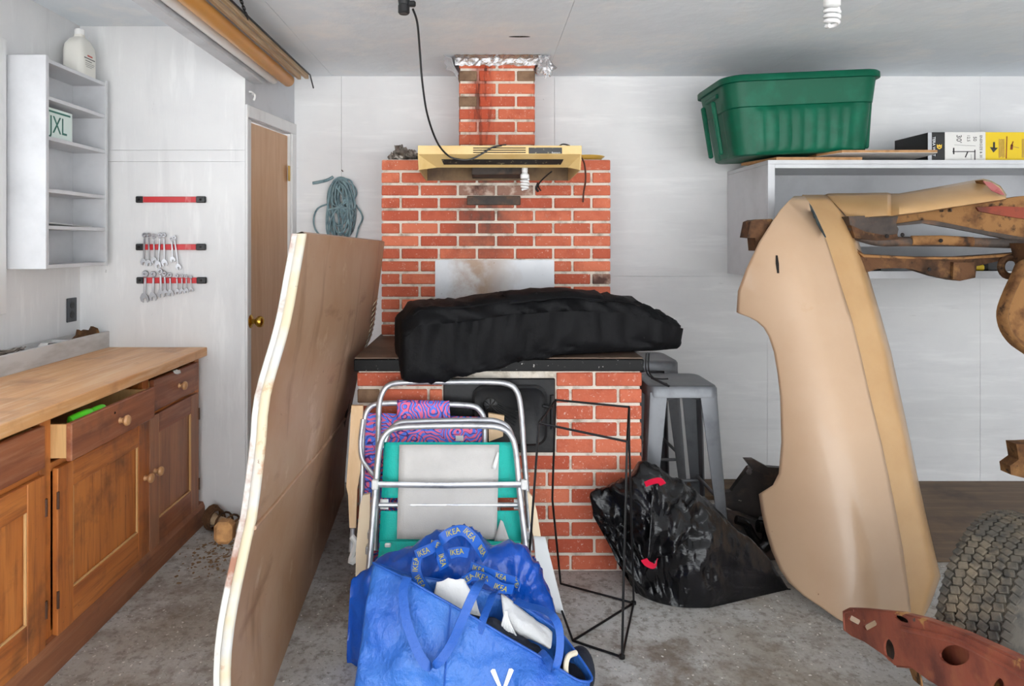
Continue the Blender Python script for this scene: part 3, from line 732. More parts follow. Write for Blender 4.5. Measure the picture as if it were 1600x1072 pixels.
MB().tube(smooth_path([(-1.87, 2.94, CT+.07), (-1.855, 2.99, CT+.065), (-1.86, 3.02, CT+.03)], 5), .007, 8).build('strap', 'cord_black', wk)

# ================================================================ magnetic rails with wrenches
def rail(zc, order, xs=0):
    t = thing('magnetic_tool_rail', 'red magnetic tool rail with black ends, %s' % order, 'tool rail', (-1.53, YA, zc-.014), 'magnetic tool rails on the alcove wall')
    xa, xb = (214-VX)*YA/F+xs, (323-VX)*YA/F+xs
    MB().b2((xa+.028, YA-.013, zc-.014), (xb-.042, YA-.001, zc+.014), .002).build('rail_bar', 'red_rail', t)
    for a, b in ((xa, xa+.036), (xb-.048, xb)):
        e = MB().b2((a, YA-.017, zc-.016), (b, YA-.0005, zc+.016), .004).build('end_cap', 'black_plastic', t)
        MB().lathe([(.006, 0), (.005, .002)], 10, Matrix.Translation(((a+b)/2, YA-.017, zc)) @ Matrix.Rotation(math.pi/2, 4, 'X')).build('screw', 'dark_void', e)
def zpx(y, Y=YA): return ZC-(y-VY)*Y/F
rail(zpx(312), 'empty, topmost of three'); rail(zpx(386), 'middle of three, holding spaced wrenches'); rail(zpx(438), 'lowest of three, crowded with wrenches', .003)
def wrench(px, ytop, ybot, tilt, label, group, s, lead):
    x = (px-VX)*YA/F; zt, zb = zpx(ytop), zpx(ybot); L = zt-zb; b = MB()
    yf = YA-.0185-lead
    Mx = Matrix.Translation((x, yf, (zt+zb)/2)) @ Matrix.Rotation(tilt, 4, 'Y')
    rr_ = .0105*s; ring = []
    cz = L/2-rr_
    b.tube([Mx @ Vector((math.cos(a)*rr_*.78, 0, cz+math.sin(a)*rr_*.78)) for a in [2*math.pi*i/16 for i in range(16)]], .0042*s, 7, closed=True)
    b.box((0, 0, -.004*s), (.0088*s, .004, L-4.0*rr_), .0014, Mx)
    hz = -L/2+.016*s; jaw = []
    c, w = .0155*s, .0068*s
    out = [(-w*.6, .020*s), (w*.6, .020*s), (c*.95, .006*s), (c*.92, -.010*s), (w, -.016*s), (w*.9, .001*s), (-w*.6, .001*s-.001), (-w*1.0, -.013*s), (-c*.92, -.007*s), (-c*.95, .007*s)]
    ca, sa = math.cos(.26), math.sin(.26)
    b.prism([Mx @ Vector((u*ca-v*sa, -.003, hz+u*sa+v*ca)) for u, v in out], Mx.to_3x3() @ Vector((0, .006, 0)))
    return tag(b.build('wrench', 'steel', smooth=40), label, 'wrench', group)
ordn = ['first', 'second', 'third', 'fourth', 'fifth', 'sixth', 'seventh', 'eighth', 'ninth', 'tenth']
for i, (px, yt, yb, tl, s) in enumerate(((228, 364, 415, .03, 1.0), (235.5, 364, 416, .0, .95), (243.5, 366, 412, -.02, .95), (251.5, 364, 419, .07, 1.05), (259.5, 364, 416, -.02, 1.0), (272, 370, 410, -.05, .85), (278.5, 368, 422, -.14, .9))):
    wrench(px, yt, yb, tl, 'chrome wrench on the middle tool rail, %s from its left end' % ordn[i], 'wrenches on the middle tool rail', s, .001*(i % 2))
for i, (px, yt, yb, tl, s) in enumerate(((229.5, 423, 473, .04, 1.35), (242.5, 424, 470, .02, 1.2), (254, 420, 465, -.03, 1.15), (261, 424, 463, -.06, 1.0), (269, 426, 463, -.05, 1.0), (279.5, 428, 460, -.03, .85), (287, 428, 459, .0, .8), (294, 429, 458, -.02, .75), (301, 430, 456, -.03, .7))):
    wrench(px, yt, yb, tl, 'steel wrench on the lowest tool rail, %s from its left end' % ordn[i], 'wrenches on the lowest tool rail', s, .001*(i % 2))

# ================================================================ poles under the header
tag(MB().b2((-1.160, .2, 2.168), (-1.096, 3.42, 2.2345), .006).build('grey_board', 'beam_grey'), 'long grey painted board slung under the header beam, outermost toward the alcove', 'board')
tag(MB().tube([(-1.066, .2, 2.2065), (-1.066, 3.47, 2.2065)], .0275, 20).build('white_pipe', 'pipe_white'), 'long white pipe under the header beside the amber tube', 'pipe')
at_ = MB(); at_.tube([(-1.0, .2, 2.2035), (-1.0, 3.50, 2.2035)], .0315, 22); tag(at_.build('cardboard_tube', 'yellow_tube'), 'long amber brown cardboard tube under the header', 'tube')
for x, z, y2, w, lab in ((-.956, 2.232, 3.55, .009, 'pale thin wooden strip beside the amber tube, closest to the tube'), (-.935, 2.252, 3.62, .010, 'thin wooden strip beside the amber tube, higher and outer one')):
    tag(MB().b2((x-w, .2, z-.012), (x+w, y2, z+.012), .002).build('wooden_strip', 'strip_wood'), lab, 'strip')
tag(MB().tube([(-.918, 1.2, 2.245), (-.918, 3.62, 2.262), (-.935, 3.76, 2.225)], .004, 8).build('thin_rod', 'wire_black'), 'thin dark rod sticking out past the wooden strips under the header', 'rod')
ch_ = thing('hanging_chain', 'short dark chain hanging from the ceiling beside the header beam', 'chain', (-.93, 2.62, 2.24))
c0 = P(372, -12, 2.6); c1 = P(386, 27, 2.62)
for i in range(9):
    c = c0.lerp(c1, i/8); ax = Vector((.005, 0, 0)) if i % 2 else Vector((0, .005, 0)); dn = (c1-c0).normalized()*.011
    MB().tube([c+ax*math.cos(a)+dn*math.sin(a) for a in [2*math.pi*k/10 for k in range(10)]], .0018, 5, closed=True).build('link', 'wire_black', ch_)
hk = MB(); hk.tube(smooth_path([jp(.12, .001, 2.115), jp(.12, .012, 2.113), jp(.125, .014, 2.10), jp(.13, .006, 2.085)], 5), .0055, 8); hk.tube(smooth_path([jp(.07, .002, 2.12), jp(.07, .012, 2.118), jp(.12, .012, 2.113)], 4), .0045, 8)
tag(hk.build('wall_hook', 'white_plastic'), 'small white hook on the wall above the brown door', 'hook')

# ================================================================ range hood, cords, bulbs
rh = thing('range_hood', 'old yellow range hood fixed to the brick chimney above the hearth', 'range hood', (.075, 3.3, 1.69))
hx0, hx1, hy = -.292, .44, 3.05
sh_ = MB(); sh_.b2((hx0, hy, 1.767), (hx1, hy+.006, 1.806), .001); sh_.b2((hx0, hy+.006, 1.80), (hx1, UY-.003, 1.806))
for x in (hx0, hx1-.006): sh_.prism([Vector((x, y, z)) for y, z in ((hy+.001, 1.80), (hy+.001, 1.767), (hy+.035, 1.70), (UY-.003, 1.688), (UY-.003, 1.80))], (.006, 0, 0))
l0, l1 = Vector((-.213, 3.145, 1.718)), Vector((.390, 3.145, 1.718)); u0, u1 = Vector((hx0, hy, 1.767)), Vector((hx1, hy, 1.767))
b0, b1 = Vector((hx0+.001, hy+.035, 1.701)), Vector((hx1-.001, hy+.035, 1.701))
sh_.add([u0, u1, l1, l0, b0, b1, l0+Vector((0, .012, .004)), l1+Vector((0, .012, .004))], [(0, 1, 2, 3), (0, 3, 4), (1, 5, 2), (3, 2, 7, 6)])
sh_.build('hood_shell', 'hood_almond', rh, smooth=0)
MB().b2((hx0+.007, UY-.009, 1.69), (hx1-.007, UY-.004, 1.799)).b2((hx0+.007, hy+.01, 1.7945), (hx1-.007, UY-.01, 1.7995)).build('hood_lining', 'hood_inside', rh, smooth=0)
MB().b2((-.055, 3.28, 1.700), (.215, UY-.0095, 1.794), .003).build('grease_filter', 'rust_dark', rh, smooth=0)
nrm = (l0-u0).cross(u1-u0).normalized(); nrm = nrm if nrm.y < 0 else -nrm
def lipp(px, t): 
    x = (px-VX)*3.1/F; p = u0.lerp(l0, t); return Vector((x, p.y, p.z))+nrm*.0012
MB().prism([lipp(690, .36), lipp(880, .36), lipp(877, .76), lipp(693, .76)], -nrm*.001).build('trim_strip', 'hood_strip', rh, smooth=0)
for k in range(3): MB().b2((-.045, hy-.0015, 1.773+.010*k), (.190, hy-.0001, 1.777+.010*k)).build('vent_slot', 'dark_void', rh, smooth=0)
MB().b2((.203, hy-.002, 1.770), (.352, hy-.0001, 1.797), .001).build('switch_panel', 'hood_strip', rh, smooth=0)
text('switch_label', 'Kenmore', .010, 'white_plastic', rh, (.325, hy-.0025, 1.774), (math.pi/2, 0, 0))

def cfl(parent_name, label, top, hanging_len, s=1.0):
    t = thing(parent_name, label, 'light bulb', top-Vector((0, 0, .115*s)))
    x, y, z = top
    MB().lathe([(.016*s, z), (.0165*s, z-.02*s), (.014*s, z-.022*s), (.017*s, z-.030*s), (.024*s, z-.036*s), (.024*s, z-.056*s), (.018*s, z-.060*s)], 18, Matrix.Translation((x, y, 0))).build('bulb_base', 'white_plastic', t)
    pts = []
    for i in range(60):
        a = i/59*math.pi*2*3.6; r = .020*s*(1-.25*(i/59)**3); pts.append(Vector((x+math.cos(a)*r, y+math.sin(a)*r, z-(.062+.056*i/59)*s)))
    MB().tube(pts, .0062*s, 8).build('spiral_tube', 'cfl_glass', t)
    return t
cfl('spiral_bulb', 'white spiral bulb hanging under the yellow range hood', Vector((.195, 3.2, 1.722)), 0, .86)
cb_ = cfl('spiral_bulb', 'white spiral bulb hanging from the ceiling above the green tote', Vector((1.277, 2.5, 2.305)), 0, 1.2)
MB().lathe([(.05, H-.001), (.05, H-.008), (.026, H-.016), (.022, H-.024)], 20, Matrix.Translation((1.277, 2.5, 0))).build('lamp_holder', 'white_plastic', cb_)
so = thing('ceiling_socket', 'black socket with a plug on the ceiling from which the black cord hangs', 'socket', (-.30, 2.6, 2.24))
MB().lathe([(.045, H-.001), (.045, H-.010), (.024, H-.016), (.020, H-.05), (.022, H-.052), (.022, H-.078), (.017, H-.084)], 20, Matrix.Translation((-.302, 2.6, 0))).build('socket_body', 'black_plastic', so)
MB().box((0, 0, 0), (.03, .02, .022), .005, Matrix.Translation((-.272, 2.6, H-.045))).build('plug', 'cord_black', so)
pts = [P(645, 14, 2.60), P(652, 36, 2.64), P(656, 80, 2.7), P(660, 130, 2.76), P(668, 180, 2.84), P(683, 222, 2.95), P(700, 243, 3.03), P(716, 249, 3.035), P(735, 249, 3.035), P(752, 241, 3.035), P(768, 231, 3.035), P(783, 227.5, 3.05), P(790, 226, 3.10)]
tag(MB().tube(smooth_path(pts, 6), .0042, 8).build('power_cord', 'cord_black'), 'black power cord drooping from the ceiling socket to the range hood', 'cord')
w = MB(); w.tube(smooth_path([P(873, 229, 3.06), P(879, 225.5, 3.06), P(888, 227, 3.07), P(893, 231, 3.10)], 5), .0035, 6); tag(w.build('loose_wire', 'cord_black'), 'short black wire loop on top of the range hood, right end', 'wire')
w = MB(); w.tube(smooth_path([P(906, 243, 3.42), P(913, 256, 3.42), P(915, 280, 3.44), P(912, 300, 3.47), P(911, 316, 3.485)], 6), .0045, 6); tag(w.build('loose_wire', 'cord_brown'), 'brown wire dangling against the bricks beside the range hood', 'wire')
w = MB(); w.tube(smooth_path([P(862, 268, 3.3), P(848, 280, 3.36), P(841, 290, 3.40), P(845, 298, 3.42)], 6), .004, 6); w.tube(smooth_path([P(841, 286, 3.40), P(838, 294, 3.41), P(841, 299, 3.42)], 4), .007, 6)
tag(w.build('loose_wire', 'cord_black'), 'black wire end with a clip hanging under the range hood', 'wire')
hb = MB(); random.seed(11)
for k, (x, y, z, r) in enumerate(((-.435, 3.60, 1.838, .042), (-.385, 3.61, 1.830, .036), (-.475, 3.59, 1.822, .022), (-.335, 3.60, 1.820, .018))):
    rows = []
    for i in range(11):
        th = math.pi*i/10; row = []
        for j in range(18):
            ph_ = 2*math.pi*j/18; d = Vector((math.sin(th)*math.cos(ph_), math.sin(th)*math.sin(ph_), math.cos(th)))
            q = Vector((x, y, z))+d*r*(1+.9*crumple(d, 2.0, k*5.1)); q.z = max(q.z, UZ1+.001); row.append(q)
        rows.append(row)
    hb.grid(rows, closed_u=True)
tag(hb.build('crumpled_foil', 'foil_dull', smooth=0), 'crumpled dull foil lying on the top left shoulder of the brick panel', 'foil')
tag(MB().lathe([(.03, UZ1+.001), (.075, UZ1+.008), (.092, UZ1+.022), (.095, UZ1+.024), (.092, UZ1+.025), (.07, UZ1+.012), (.02, UZ1+.006)], 28, Matrix.Translation((.548, 3.62, 0))).build('yellow_dish', 'yellow_plate'), 'shallow yellow dish lying on the brick panel beside the range hood', 'dish')
MB().lathe([(.002, 0), (.05, .0)], 24, Matrix.Translation((.168, 3.16, H-.0006)) @ Matrix.Diagonal((1, .22, 1, 1)), cap=False).build('slot', 'dark_void', ce, smooth=0)

# ---- coil of rope on the back wall
rp = thing('rope_coil', 'coil of grey green rope hanging from a nail on the back wall', 'rope', (-.81, 3.89, 1.40))
random.seed(21)
def rz(py): return ZC-(py-VY)*3.885/F
def rx(px): return (px-VX)*3.885/F
cm = MB(); top = Vector((rx(534), 3.885, rz(275)))
for k in range(17):
    wl_ = random.uniform(.030, .078); off = random.uniform(-.02, .02); bt = rz(random.uniform(352, 384)) if k > 5 else rz(random.uniform(322, 350))
    yy = 3.905-random.uniform(.0, .045); zt = rz(random.uniform(275, 292)) ; pts = []
    for i in range(12):
        a = 2*math.pi*i/12; zc_, hh = (zt+bt)/2, (zt-bt)/2
        pts.append(Vector((rx(534)+off+math.sin(a)*wl_*(1+.12*math.sin(3*a+k)), yy+.012*math.sin(2*a+k)-.004, zc_+hh*math.copysign(abs(math.cos(a))**.8, math.cos(a)))))
    for q in pts: q.y = min(q.y, 3.902)
    cm.tube(smooth_path(pts, 4, True), .0052, 6, closed=True)
for k in range(12):
    x0_, x1_ = rx(534)+random.uniform(-.07, .07), rx(534)+random.uniform(-.07, .07); za, zb = rz(random.uniform(285, 320)), rz(random.uniform(330, 365))
    cm.tube(smooth_path([Vector((x0_, 3.862, za)), Vector(((x0_+x1_)/2+random.uniform(-.03, .03), 3.853, (za+zb)/2)), Vector((x1_, 3.862, zb))], 6), .0052, 6)
cm.build('coil', 'rope', rp)
wm = MB(); wm.tube(smooth_path([Vector((rx(a), 3.852, rz(b))) for a, b in ((514, 329), (525, 326), (540, 325), (553, 328))], 5), .0058, 6); wm.build('wrap', 'rope', rp)
lm_ = MB(); lm_.tube(smooth_path([Vector((rx(a), 3.892, rz(b))) for a, b in ((514, 318), (497, 325), (490, 340), (492, 358), (504, 372), (512, 382))], 6), .0052, 6)
lm_.tube(smooth_path([Vector((rx(a), 3.892, rz(b))) for a, b in ((556, 320), (564, 333), (566, 342), (560, 356), (556, 372))], 6), .0052, 6)
lm_.build('loose_loop', 'rope', rp)
MB().tube(smooth_path([Vector((rx(a), 3.894, rz(b))) for a, b in ((488, 286), (498, 284.5), (511, 281), (520, 276))], 6), .0085, 8).build('rope_end', 'rope', rp)
MB().cyl((rx(534), 3.912, rz(267)), (rx(534), 3.885, rz(266)), .003).build('nail', 'hinge_iron', rp)

# ================================================================ car hood standing on edge
hp = thing('car_hood', 'large tan car hood panel standing on edge, leaning against the brick fireplace', 'car part', (-.66, 2.7, 0))
NE = [(-.622, 1.70, 0), (-.652, 1.76, .307), (-.626, 1.82, .548), (-.614, 1.84, .620), (-.608, 1.90, .80), (-.604, 1.93, .936), (-.564, 1.98, 1.125), (-.545, 2.02, 1.28), (-.532, 2.05, 1.399)]
FE = [(-.757, 3.72, 0), (-.735, 3.66, .20), (-.700, 3.56, .43), (-.686, 3.54, .50), (-.640, 3.50, .70), (-.600, 3.46, .82), (-.560, 3.45, .917), (-.540, 3.44, 1.047), (-.518, 3.44, 1.20), (-.497, 3.44, 1.377)]
def resample(pts, n):
    pts = smooth_path(pts, 8); L = [0]
    for p, q in zip(pts, pts[1:]): L.append(L[-1]+(q-p).length)
    out = []; k = 0
    for i in range(n):
        d = L[-1]*i/(n-1)
        while k < len(L)-2 and L[k+1] < d: k += 1
        out.append(pts[k].lerp(pts[k+1], (d-L[k])/max(1e-9, L[k+1]-L[k])))
    return out
NS = resample(NE, 28); FS = resample(FE, 28)
def hood_row(i):
    a, b = NS[i], FS[i]; row = []
    for k in range(25):
        t = k/24; p = a.lerp(b, t); f = i/(len(NS)-1)
        p.x += .02*math.sin(math.pi*t)*math.sin(math.pi*f)+.003*nz(p, 4, 3)
        row.append(p)
    return row
HR = [hood_row(i) for i in range(len(NS))]
hm = MB(); slots = set()
vs = [p for r in HR for p in r]; n_ = 25; fs = []
for i in range(len(HR)-1):
    for k in range(24): fs.append((i*n_+k, i*n_+k+1, (i+1)*n_+k+1, (i+1)*n_+k))
hm.add(vs, fs)
ho = hm.build('hood_skin', 'hood_paint', hp, smooth=60)
rows = [[p+Vector((-.030, 0, 0)) for p in r] for r in HR]
bk = MB(); bk.grid(rows); bk.build('hood_underside', 'hood_back', hp, smooth=60)
rim = MB()                                   # rolled near edge
prof = [(0.002, .003), (.001, -.004), (-.004, -.007), (-.016, -.007), (-.024, -.004), (-.027, .004), (-.027, .02)]
rim.grid([[p+Vector((a, b, 0)) for a, b in prof] for p in NS]); rim.build('hood_edge', 'hood_rim', hp, smooth=60, label='cream coloured rusty edge of the hood')
r2 = MB(); r2.grid([[p+Vector((-.026, .0, 0)) for p in NS], [p+Vector((-.042, .002, 0)) for p in NS], [p+Vector((-.048, .016, 0)) for p in NS], [p+Vector((-.036, .06, 0)) for p in NS]]); r2.build('hood_flange', 'hood_back', hp)
tp = MB(); tp.grid([[p+Vector((0, 0, 0)) for p in HR[-1]], [p+Vector((-.012, 0, .006)) for p in HR[-1]], [p+Vector((-.030, 0, 0)) for p in HR[-1]]]); tp.build('top_fold', 'hood_paint', hp)
fe = MB(); fe.grid([[p for p in FS], [p+Vector((-.012, .006, 0)) for p in FS], [p+Vector((-.03, 0, 0)) for p in FS]]); fe.build('far_fold', 'hood_paint', hp)
def on_hood(t, z):
    for i in range(len(HR)-1):
        k = t*24; k0 = int(min(k, 23)); f = k-k0
        a = HR[i][k0].lerp(HR[i][k0+1], f); b = HR[i+1][k0].lerp(HR[i+1][k0+1], f)
        if a.z <= z <= b.z: return a.lerp(b, (z-a.z)/(b.z-a.z))
    return HR[-1][int(t*24)]
cr_ = MB(); cp = [on_hood(t, .605-.10*t+.02*math.sin(t*3)) for t in [k/24 for k in range(25)]]
cr_.tube([p+Vector((.001, 0, 0)) for p in cp], .007, 8); cr_.build('crease_ridge', 'hood_paint', hp)
lv = MB()  # pale strips stand in for light showing through the louvre slots
for k in range(13):
    z = 1.07-.026*k; p = on_hood(.905, z); q = on_hood(.972, z+.014)
    d = Vector((.006, 0, 0)); MB().prism([p+Vector((.003, 0, 0)), q+Vector((.003, 0, 0)), q+Vector((.010, 0, .014)), p+Vector((.010, 0, .014))], (.003, 0, 0)).build('louvre', 'hood_rim', hp, smooth=0)
p = on_hood(.83, .52); q = on_hood(.87, .60)
MB().prism([p+Vector((.002, -.03, .03)), p+Vector((.002, .02, -.03)), p+Vector((.002, .07, .02)), q+Vector((.002, .02, .01)), q+Vector((.002, -.03, -.02))], (.001, 0, 0)).build('rust_hole', 'rust_dark', hp, smooth=0)
hs = MB(); c = P(383, 832, 1.84)
hs.box(c+Vector((-.062, .02, -.005)), (.05, .05, .06), .012); hs.build('hinge_block', 'rust_tan', hp)

# springs behind the hood, on the floor beside the kickboard
sp = MB(); pts = []
s0, s1 = P(330, 806, 3.27), P(392, 812, 3.18); s0.z = max(s0.z, .045); s1.z = .045
ax = (s1-s0).normalized(); sd = ax.cross(Vector((0, 0, 1))).normalized()
for i in range(120):
    t = i/119; u_ = t*.25 if t < .5 else .125+(t-.5)*1.75; a = t*2*math.pi*8.5; r = .055-.018*t; c = s0.lerp(s1, u_); c.z = r+.004
    pts.append(c+sd*math.cos(a)*r+Vector((0, 0, math.sin(a)*r)))
tag(sp.tube(pts, .005, 7).build('coil_spring', 'rust_brown'), 'rusty coil spring lying against the white wall by the kickboard', 'spring')
bs = MB(); bs.lathe([(.030, 0), (.022, .02), (.020, .11), (.027, .13)], 16, Matrix.Translation(s0+ax*.015-Vector((0, 0, .012))) @ ax.to_track_quat('Z', 'Y').to_matrix().to_4x4())
tag(bs.build('wooden_spool', 'strip_wood'), 'tan wooden spool lying inside the rusty coil spring', 'spool')
db = MB(); random.seed(5)
for k in range(240):
    x, y = random.gauss(-1.12, .10), random.gauss(3.05, .12)
    if x < -1.34 or y > 3.32: continue
    s = random.uniform(.003, .010); db.box((0, 0, 0), (s*1.8, s, .002), 0, Matrix.Translation((x, y, .003)) @ Matrix.Rotation(random.uniform(0, 6), 4, 'Z') @ Matrix.Rotation(random.uniform(-.4, .4), 4, 'X'))
o_ = stuff(db.build('debris', 'debris', smooth=0)); o_['label'] = 'brown leaf and wood crumbs on the floor by the kickboard'; o_['category'] = 'debris'
db = MB()
for k in range(420):
    x, y = random.uniform(-1.3, 2.2), random.uniform(1.9, 3.3); s = random.uniform(.0015, .0055)
    db.box((0, 0, 0), (s*1.6, s, .0015), 0, Matrix.Translation((x, y, .0012)) @ Matrix.Rotation(random.uniform(0, 6), 4, 'Z'))
o_ = stuff(db.build('grit', 'concrete_chip', smooth=0)); o_['label'] = 'pale grit and paint flakes scattered over the concrete floor'; o_['category'] = 'grit'

# ================================================================ black bag on the hearth
dfl = thing('duffel_bag', 'long black canvas bag lying across the hearth top', 'bag', (.25, 2.97, .895))
C0, C1 = Vector((-.335, 2.80, 0)), Vector((.835, 3.115, 0)); dx = (C1-C0).normalized(); nf = Vector((dx.y, -dx.x, 0))
def lerp_tab(tab, t):
    for (a, va), (b, vb) in zip(tab, tab[1:]):
        if a <= t <= b:
            f = (t-a)/(b-a); f = f*f*(3-2*f); return va+(vb-va)*f
    return tab[-1][1]
topz = [(0, 1.085), (.04, 1.128), (.18, 1.135), (.36, 1.158), (.55, 1.165), (.72, 1.150), (.84, 1.128), (.93, 1.075), (1, 1.035)]
hw = [(0, .135), (.05, .150), (.5, .158), (.9, .15), (1, .115)]
rows = []; NR = 70
for i in range(NR+1):
    t = i/NR; c = C0.lerp(C1, t); tz = lerp_tab(topz, t); bz = .897; w_ = lerp_tab(hw, t); row = []
    for k in range(44):
        a = 2*math.pi*k/44; ca, sa = math.cos(a), math.sin(a); e = .42
        u_ = math.copysign(abs(ca)**e, ca)*w_; v_ = math.copysign(abs(sa)**e, sa)
        z = (tz+bz)/2+v_*(tz-bz)/2
        p = c+nf*u_; p.z = z
        if ca > 0 and p.y < HY-.01: p.z -= min(.085, (HY-.01-p.y)*.75)*max(0, min(1, (1.10-z)/.2))
        if v_ > .5: p.z -= .022*(abs(u_)/w_)**2
        d = -.050*crumple(Vector((t*6.2+v_*1.4, u_*7, z*2.2)), 1.6, 4.0)-.018*crumple(Vector((t*12+z*9, u_*6, z*4)), 1.8, 9)
        dd_ = 1.0 if p.z > .93 or p.y < HY-.02 else .15
        p += (nf*ca*.9+Vector((0, 0, sa*.6)))*d*dd_
        row.append(p)
    rows.append(row)
# closed, drawn-in ends
def shrink(row, f, sh): 
    c = sum(row, Vector())/len(row); return [c+(p-c)*f+dx*sh for p in row]
rows = [shrink(rows[0], .02, -.012), shrink(rows[0], .55, -.016), shrink(rows[0], .92, -.012)]+rows+[shrink(rows[-1], .9, .016), shrink(rows[-1], .5, .022), shrink(rows[-1], .02, .018)]
bb = MB(); bb.grid(rows, closed_u=True, caps=True); bb.build('bag_body', 'duffel_cloth', dfl, smooth=70)
fl = MB(); rws = []
for i in range(20):
    t = .34+.36*i/19; c = C0.lerp(C1, t); tz = lerp_tab(topz, t); row = []
    for j in range(9):
        s_ = j/8; p = c+nf*(.02+.125*s_); p.z = tz+.010-.028*s_*s_-.05*max(0, s_-.75)+.012*crumple(Vector((t*8, s_*2, 0)), 1.5, 2)+.006*math.sin(math.pi*i/19); row.append(p)
    rws.append(row)
fl.grid(rws); fo_ = fl.build('bag_flap', 'duffel_cloth', dfl, smooth=70); fo_.modifiers.new('t', 'SOLIDIFY').thickness = .004
def on_top(t, u_): 
    c = C0.lerp(C1, t); p = c+nf*u_; p.z = lerp_tab(topz, t)+.004-.022*(abs(u_)/.15)**2; return p
sm_ = MB(); sm_.tube([on_top(t, .142)+Vector((0, 0, -.004)) for t in [.02+.94*k/40 for k in range(41)]], .0035, 6); sm_.build('seam_piping', 'duffel_cloth', dfl)
st_ = MB(); st_.ribbon(smooth_path([C0.lerp(C1, .93)+nf*.10+Vector((0, 0, .92)), P(1012, 556, 2.86), P(1012, 572, 2.86), P(1018, 588, 2.90)+Vector((0, 0, .01)), P(1034, 598, 2.94)+Vector((0, 0, .02))], 5), .007, (1, .3, .2), .001)
cd_ = MB(); cd_.tube(smooth_path([P(1010, 552, 2.90), P(1009, 575, 2.90), P(1015, 588, 2.96), P(1030, 592, 3.0), P(1044, 592, 3.0)], 6), .0035, 6); cd_.tube(smooth_path([P(1014, 552, 2.92), P(1014, 580, 2.93), P(1026, 594, 2.98), P(1042, 600, 2.93)], 6), .0035, 6); cd_.tube([P(1018, 590, 2.97), P(1046, 604, 2.92)], .006, 6)
cd_.build('drawcord', 'cord_black', dfl)

# ================================================================ stools
def stool(cx_, cy_, label, a=0.0):
    t = thing('metal_stool', label, 'stool', (cx_, cy_, 0), 'grey metal bar stools')
    SH = .76; s = .152
    R = Matrix.Translation((cx_, cy_, 0)) @ Matrix.Rotation(a, 4, 'Z')
    def ring(h, r, z): return [R @ Vector((p.x, p.z, z)) for p in rr(0, 0, 2*h, 2*h, r, 0, 5)]
    m = MB(); m.grid([ring(s-.004, .04, SH-.052), ring(s+.001, .042, SH-.050), ring(s, .042, SH-.014), ring(s-.006, .04, SH-.004), ring(s-.018, .035, SH), ring(s-.030, .03, SH-.004), ring(.03, .02, SH-.005)], closed_u=True, caps=True)
    m.build('seat', 'stool_grey', t)
    for sx in (-1, 1):
        for sy in (-1, 1):
            m = MB(); rows = []
            for i in range(9):
                f = i/8; z = SH-.03-(SH-.03)*f; ox = s-.004+.045*f; w = .078-.040*f; th = .020
                r_ = .022
                prof = [(ox-w, ox), (ox-r_, ox), (ox-r_*.3, ox-r_*.3), (ox, ox-r_), (ox, ox-w), (ox-.007, ox-w), (ox-.009, ox-r_*1.15), (ox-r_*.55, ox-r_*.55), (ox-r_*1.15, ox-.009), (ox-w, ox-.007)]
                rows.append([R @ Vector((sx*u, sy*v, z)) for u, v in prof])
            m.grid(rows, closed_u=True, caps=True); lg = m.build('leg', 'stool_grey', t)
            q = R @ Vector((sx*(s+.03), sy*(s+.03), 0)); MB().box((q.x, q.y, .006), (.036, .036, .011), .003).build('foot_cap', 'black_plastic', lg)
    for (x0_, y0_, x1_, y1_) in ((-1, -1, 1, -1), (1, -1, 1, 1), (1, 1, -1, 1), (-1, 1, -1, -1)):
        o = s+.014; z = .27 if x0_ == x1_ else .25
        MB().tube([R @ Vector((x0_*o*.93, y0_*o*.93, z)), R @ Vector((x1_*o*.93, y1_*o*.93, z))], .008, 8).build('footrest', 'stool_grey', t)
    for sx in (-1, 1):
        p0, p1 = R @ Vector((sx*(s-.02), -(s-.02), SH-.075+.007*sx)), R @ Vector((-sx*(s-.02), s-.02, SH-.075+.007*sx))
        MB().tube([p0, p1], .006, 8).build('brace', 'stool_grey', t)
    return t
stool(.857, 3.065, 'grey metal stool beside the hearth, nearer one with a cord on its seat')
stool(.862, 3.685, 'grey metal stool beside the hearth, farther one by the back wall', .03)

# ================================================================ folded beach chairs against the hearth
def path(pxs, a, b, n=6): return smooth_path([PL(x, y, a, b) for x, y in pxs], n)
tc_ = thing('folding_chair', 'folded aluminium beach chair with teal mesh and pale grey sling, in front', 'chair', (-.05, 2.48, 0))
a_, b_ = 2.40, .35
r_ = .0115
m = MB(); m.tube(path([(566, 1004), (573, 930), (579, 860), (585, 780), (592, 705), (601, 680), (618, 669), (650, 666.5), (700, 665.5), (750, 665.5), (780, 668), (797, 679), (806, 705), (813, 780), (821, 850), (829, 930), (836, 1004)], a_, b_, 5), r_, 12); m.build('front_frame', 'aluminium', tc_)
m = MB(); m.tube(path([(599, 700), (606, 678), (622, 662), (650, 659), (700, 657.5), (750, 657), (775, 658.5), (793, 668), (802, 690)], a_+.05, b_, 5), r_, 12); m.build('sling_frame', 'aluminium', tc_)
m = MB(); m.tube(path([(586, 860), (589, 780), (591, 700), (592, 640), (597, 615), (610, 601), (640, 597.5), (700, 597), (760, 597), (792, 600), (807, 611), (814, 640), (818, 700), (824, 780), (830, 860)], a_+.11, b_, 5), r_, 12); m.build('back_frame', 'aluminium', tc_)
m = MB(); m.tube([PL(587, 757, a_-.018, b_), PL(700, 758.5, a_-.018, b_), PL(818, 757, a_-.018, b_)], .0115, 10, flat=.5); m.build('cross_bar', 'aluminium', tc_)
m = MB(); m.tube([PL(592, 789, a_+.03, b_), PL(816, 789, a_+.03, b_)], .009, 10); m.build('lower_bar', 'aluminium', tc_)
for x in (586, 819):
    MB().box(PL(x, 757, a_-.02, b_), (.024, .022, .036), .004).build('joint', 'white_plastic', tc_)
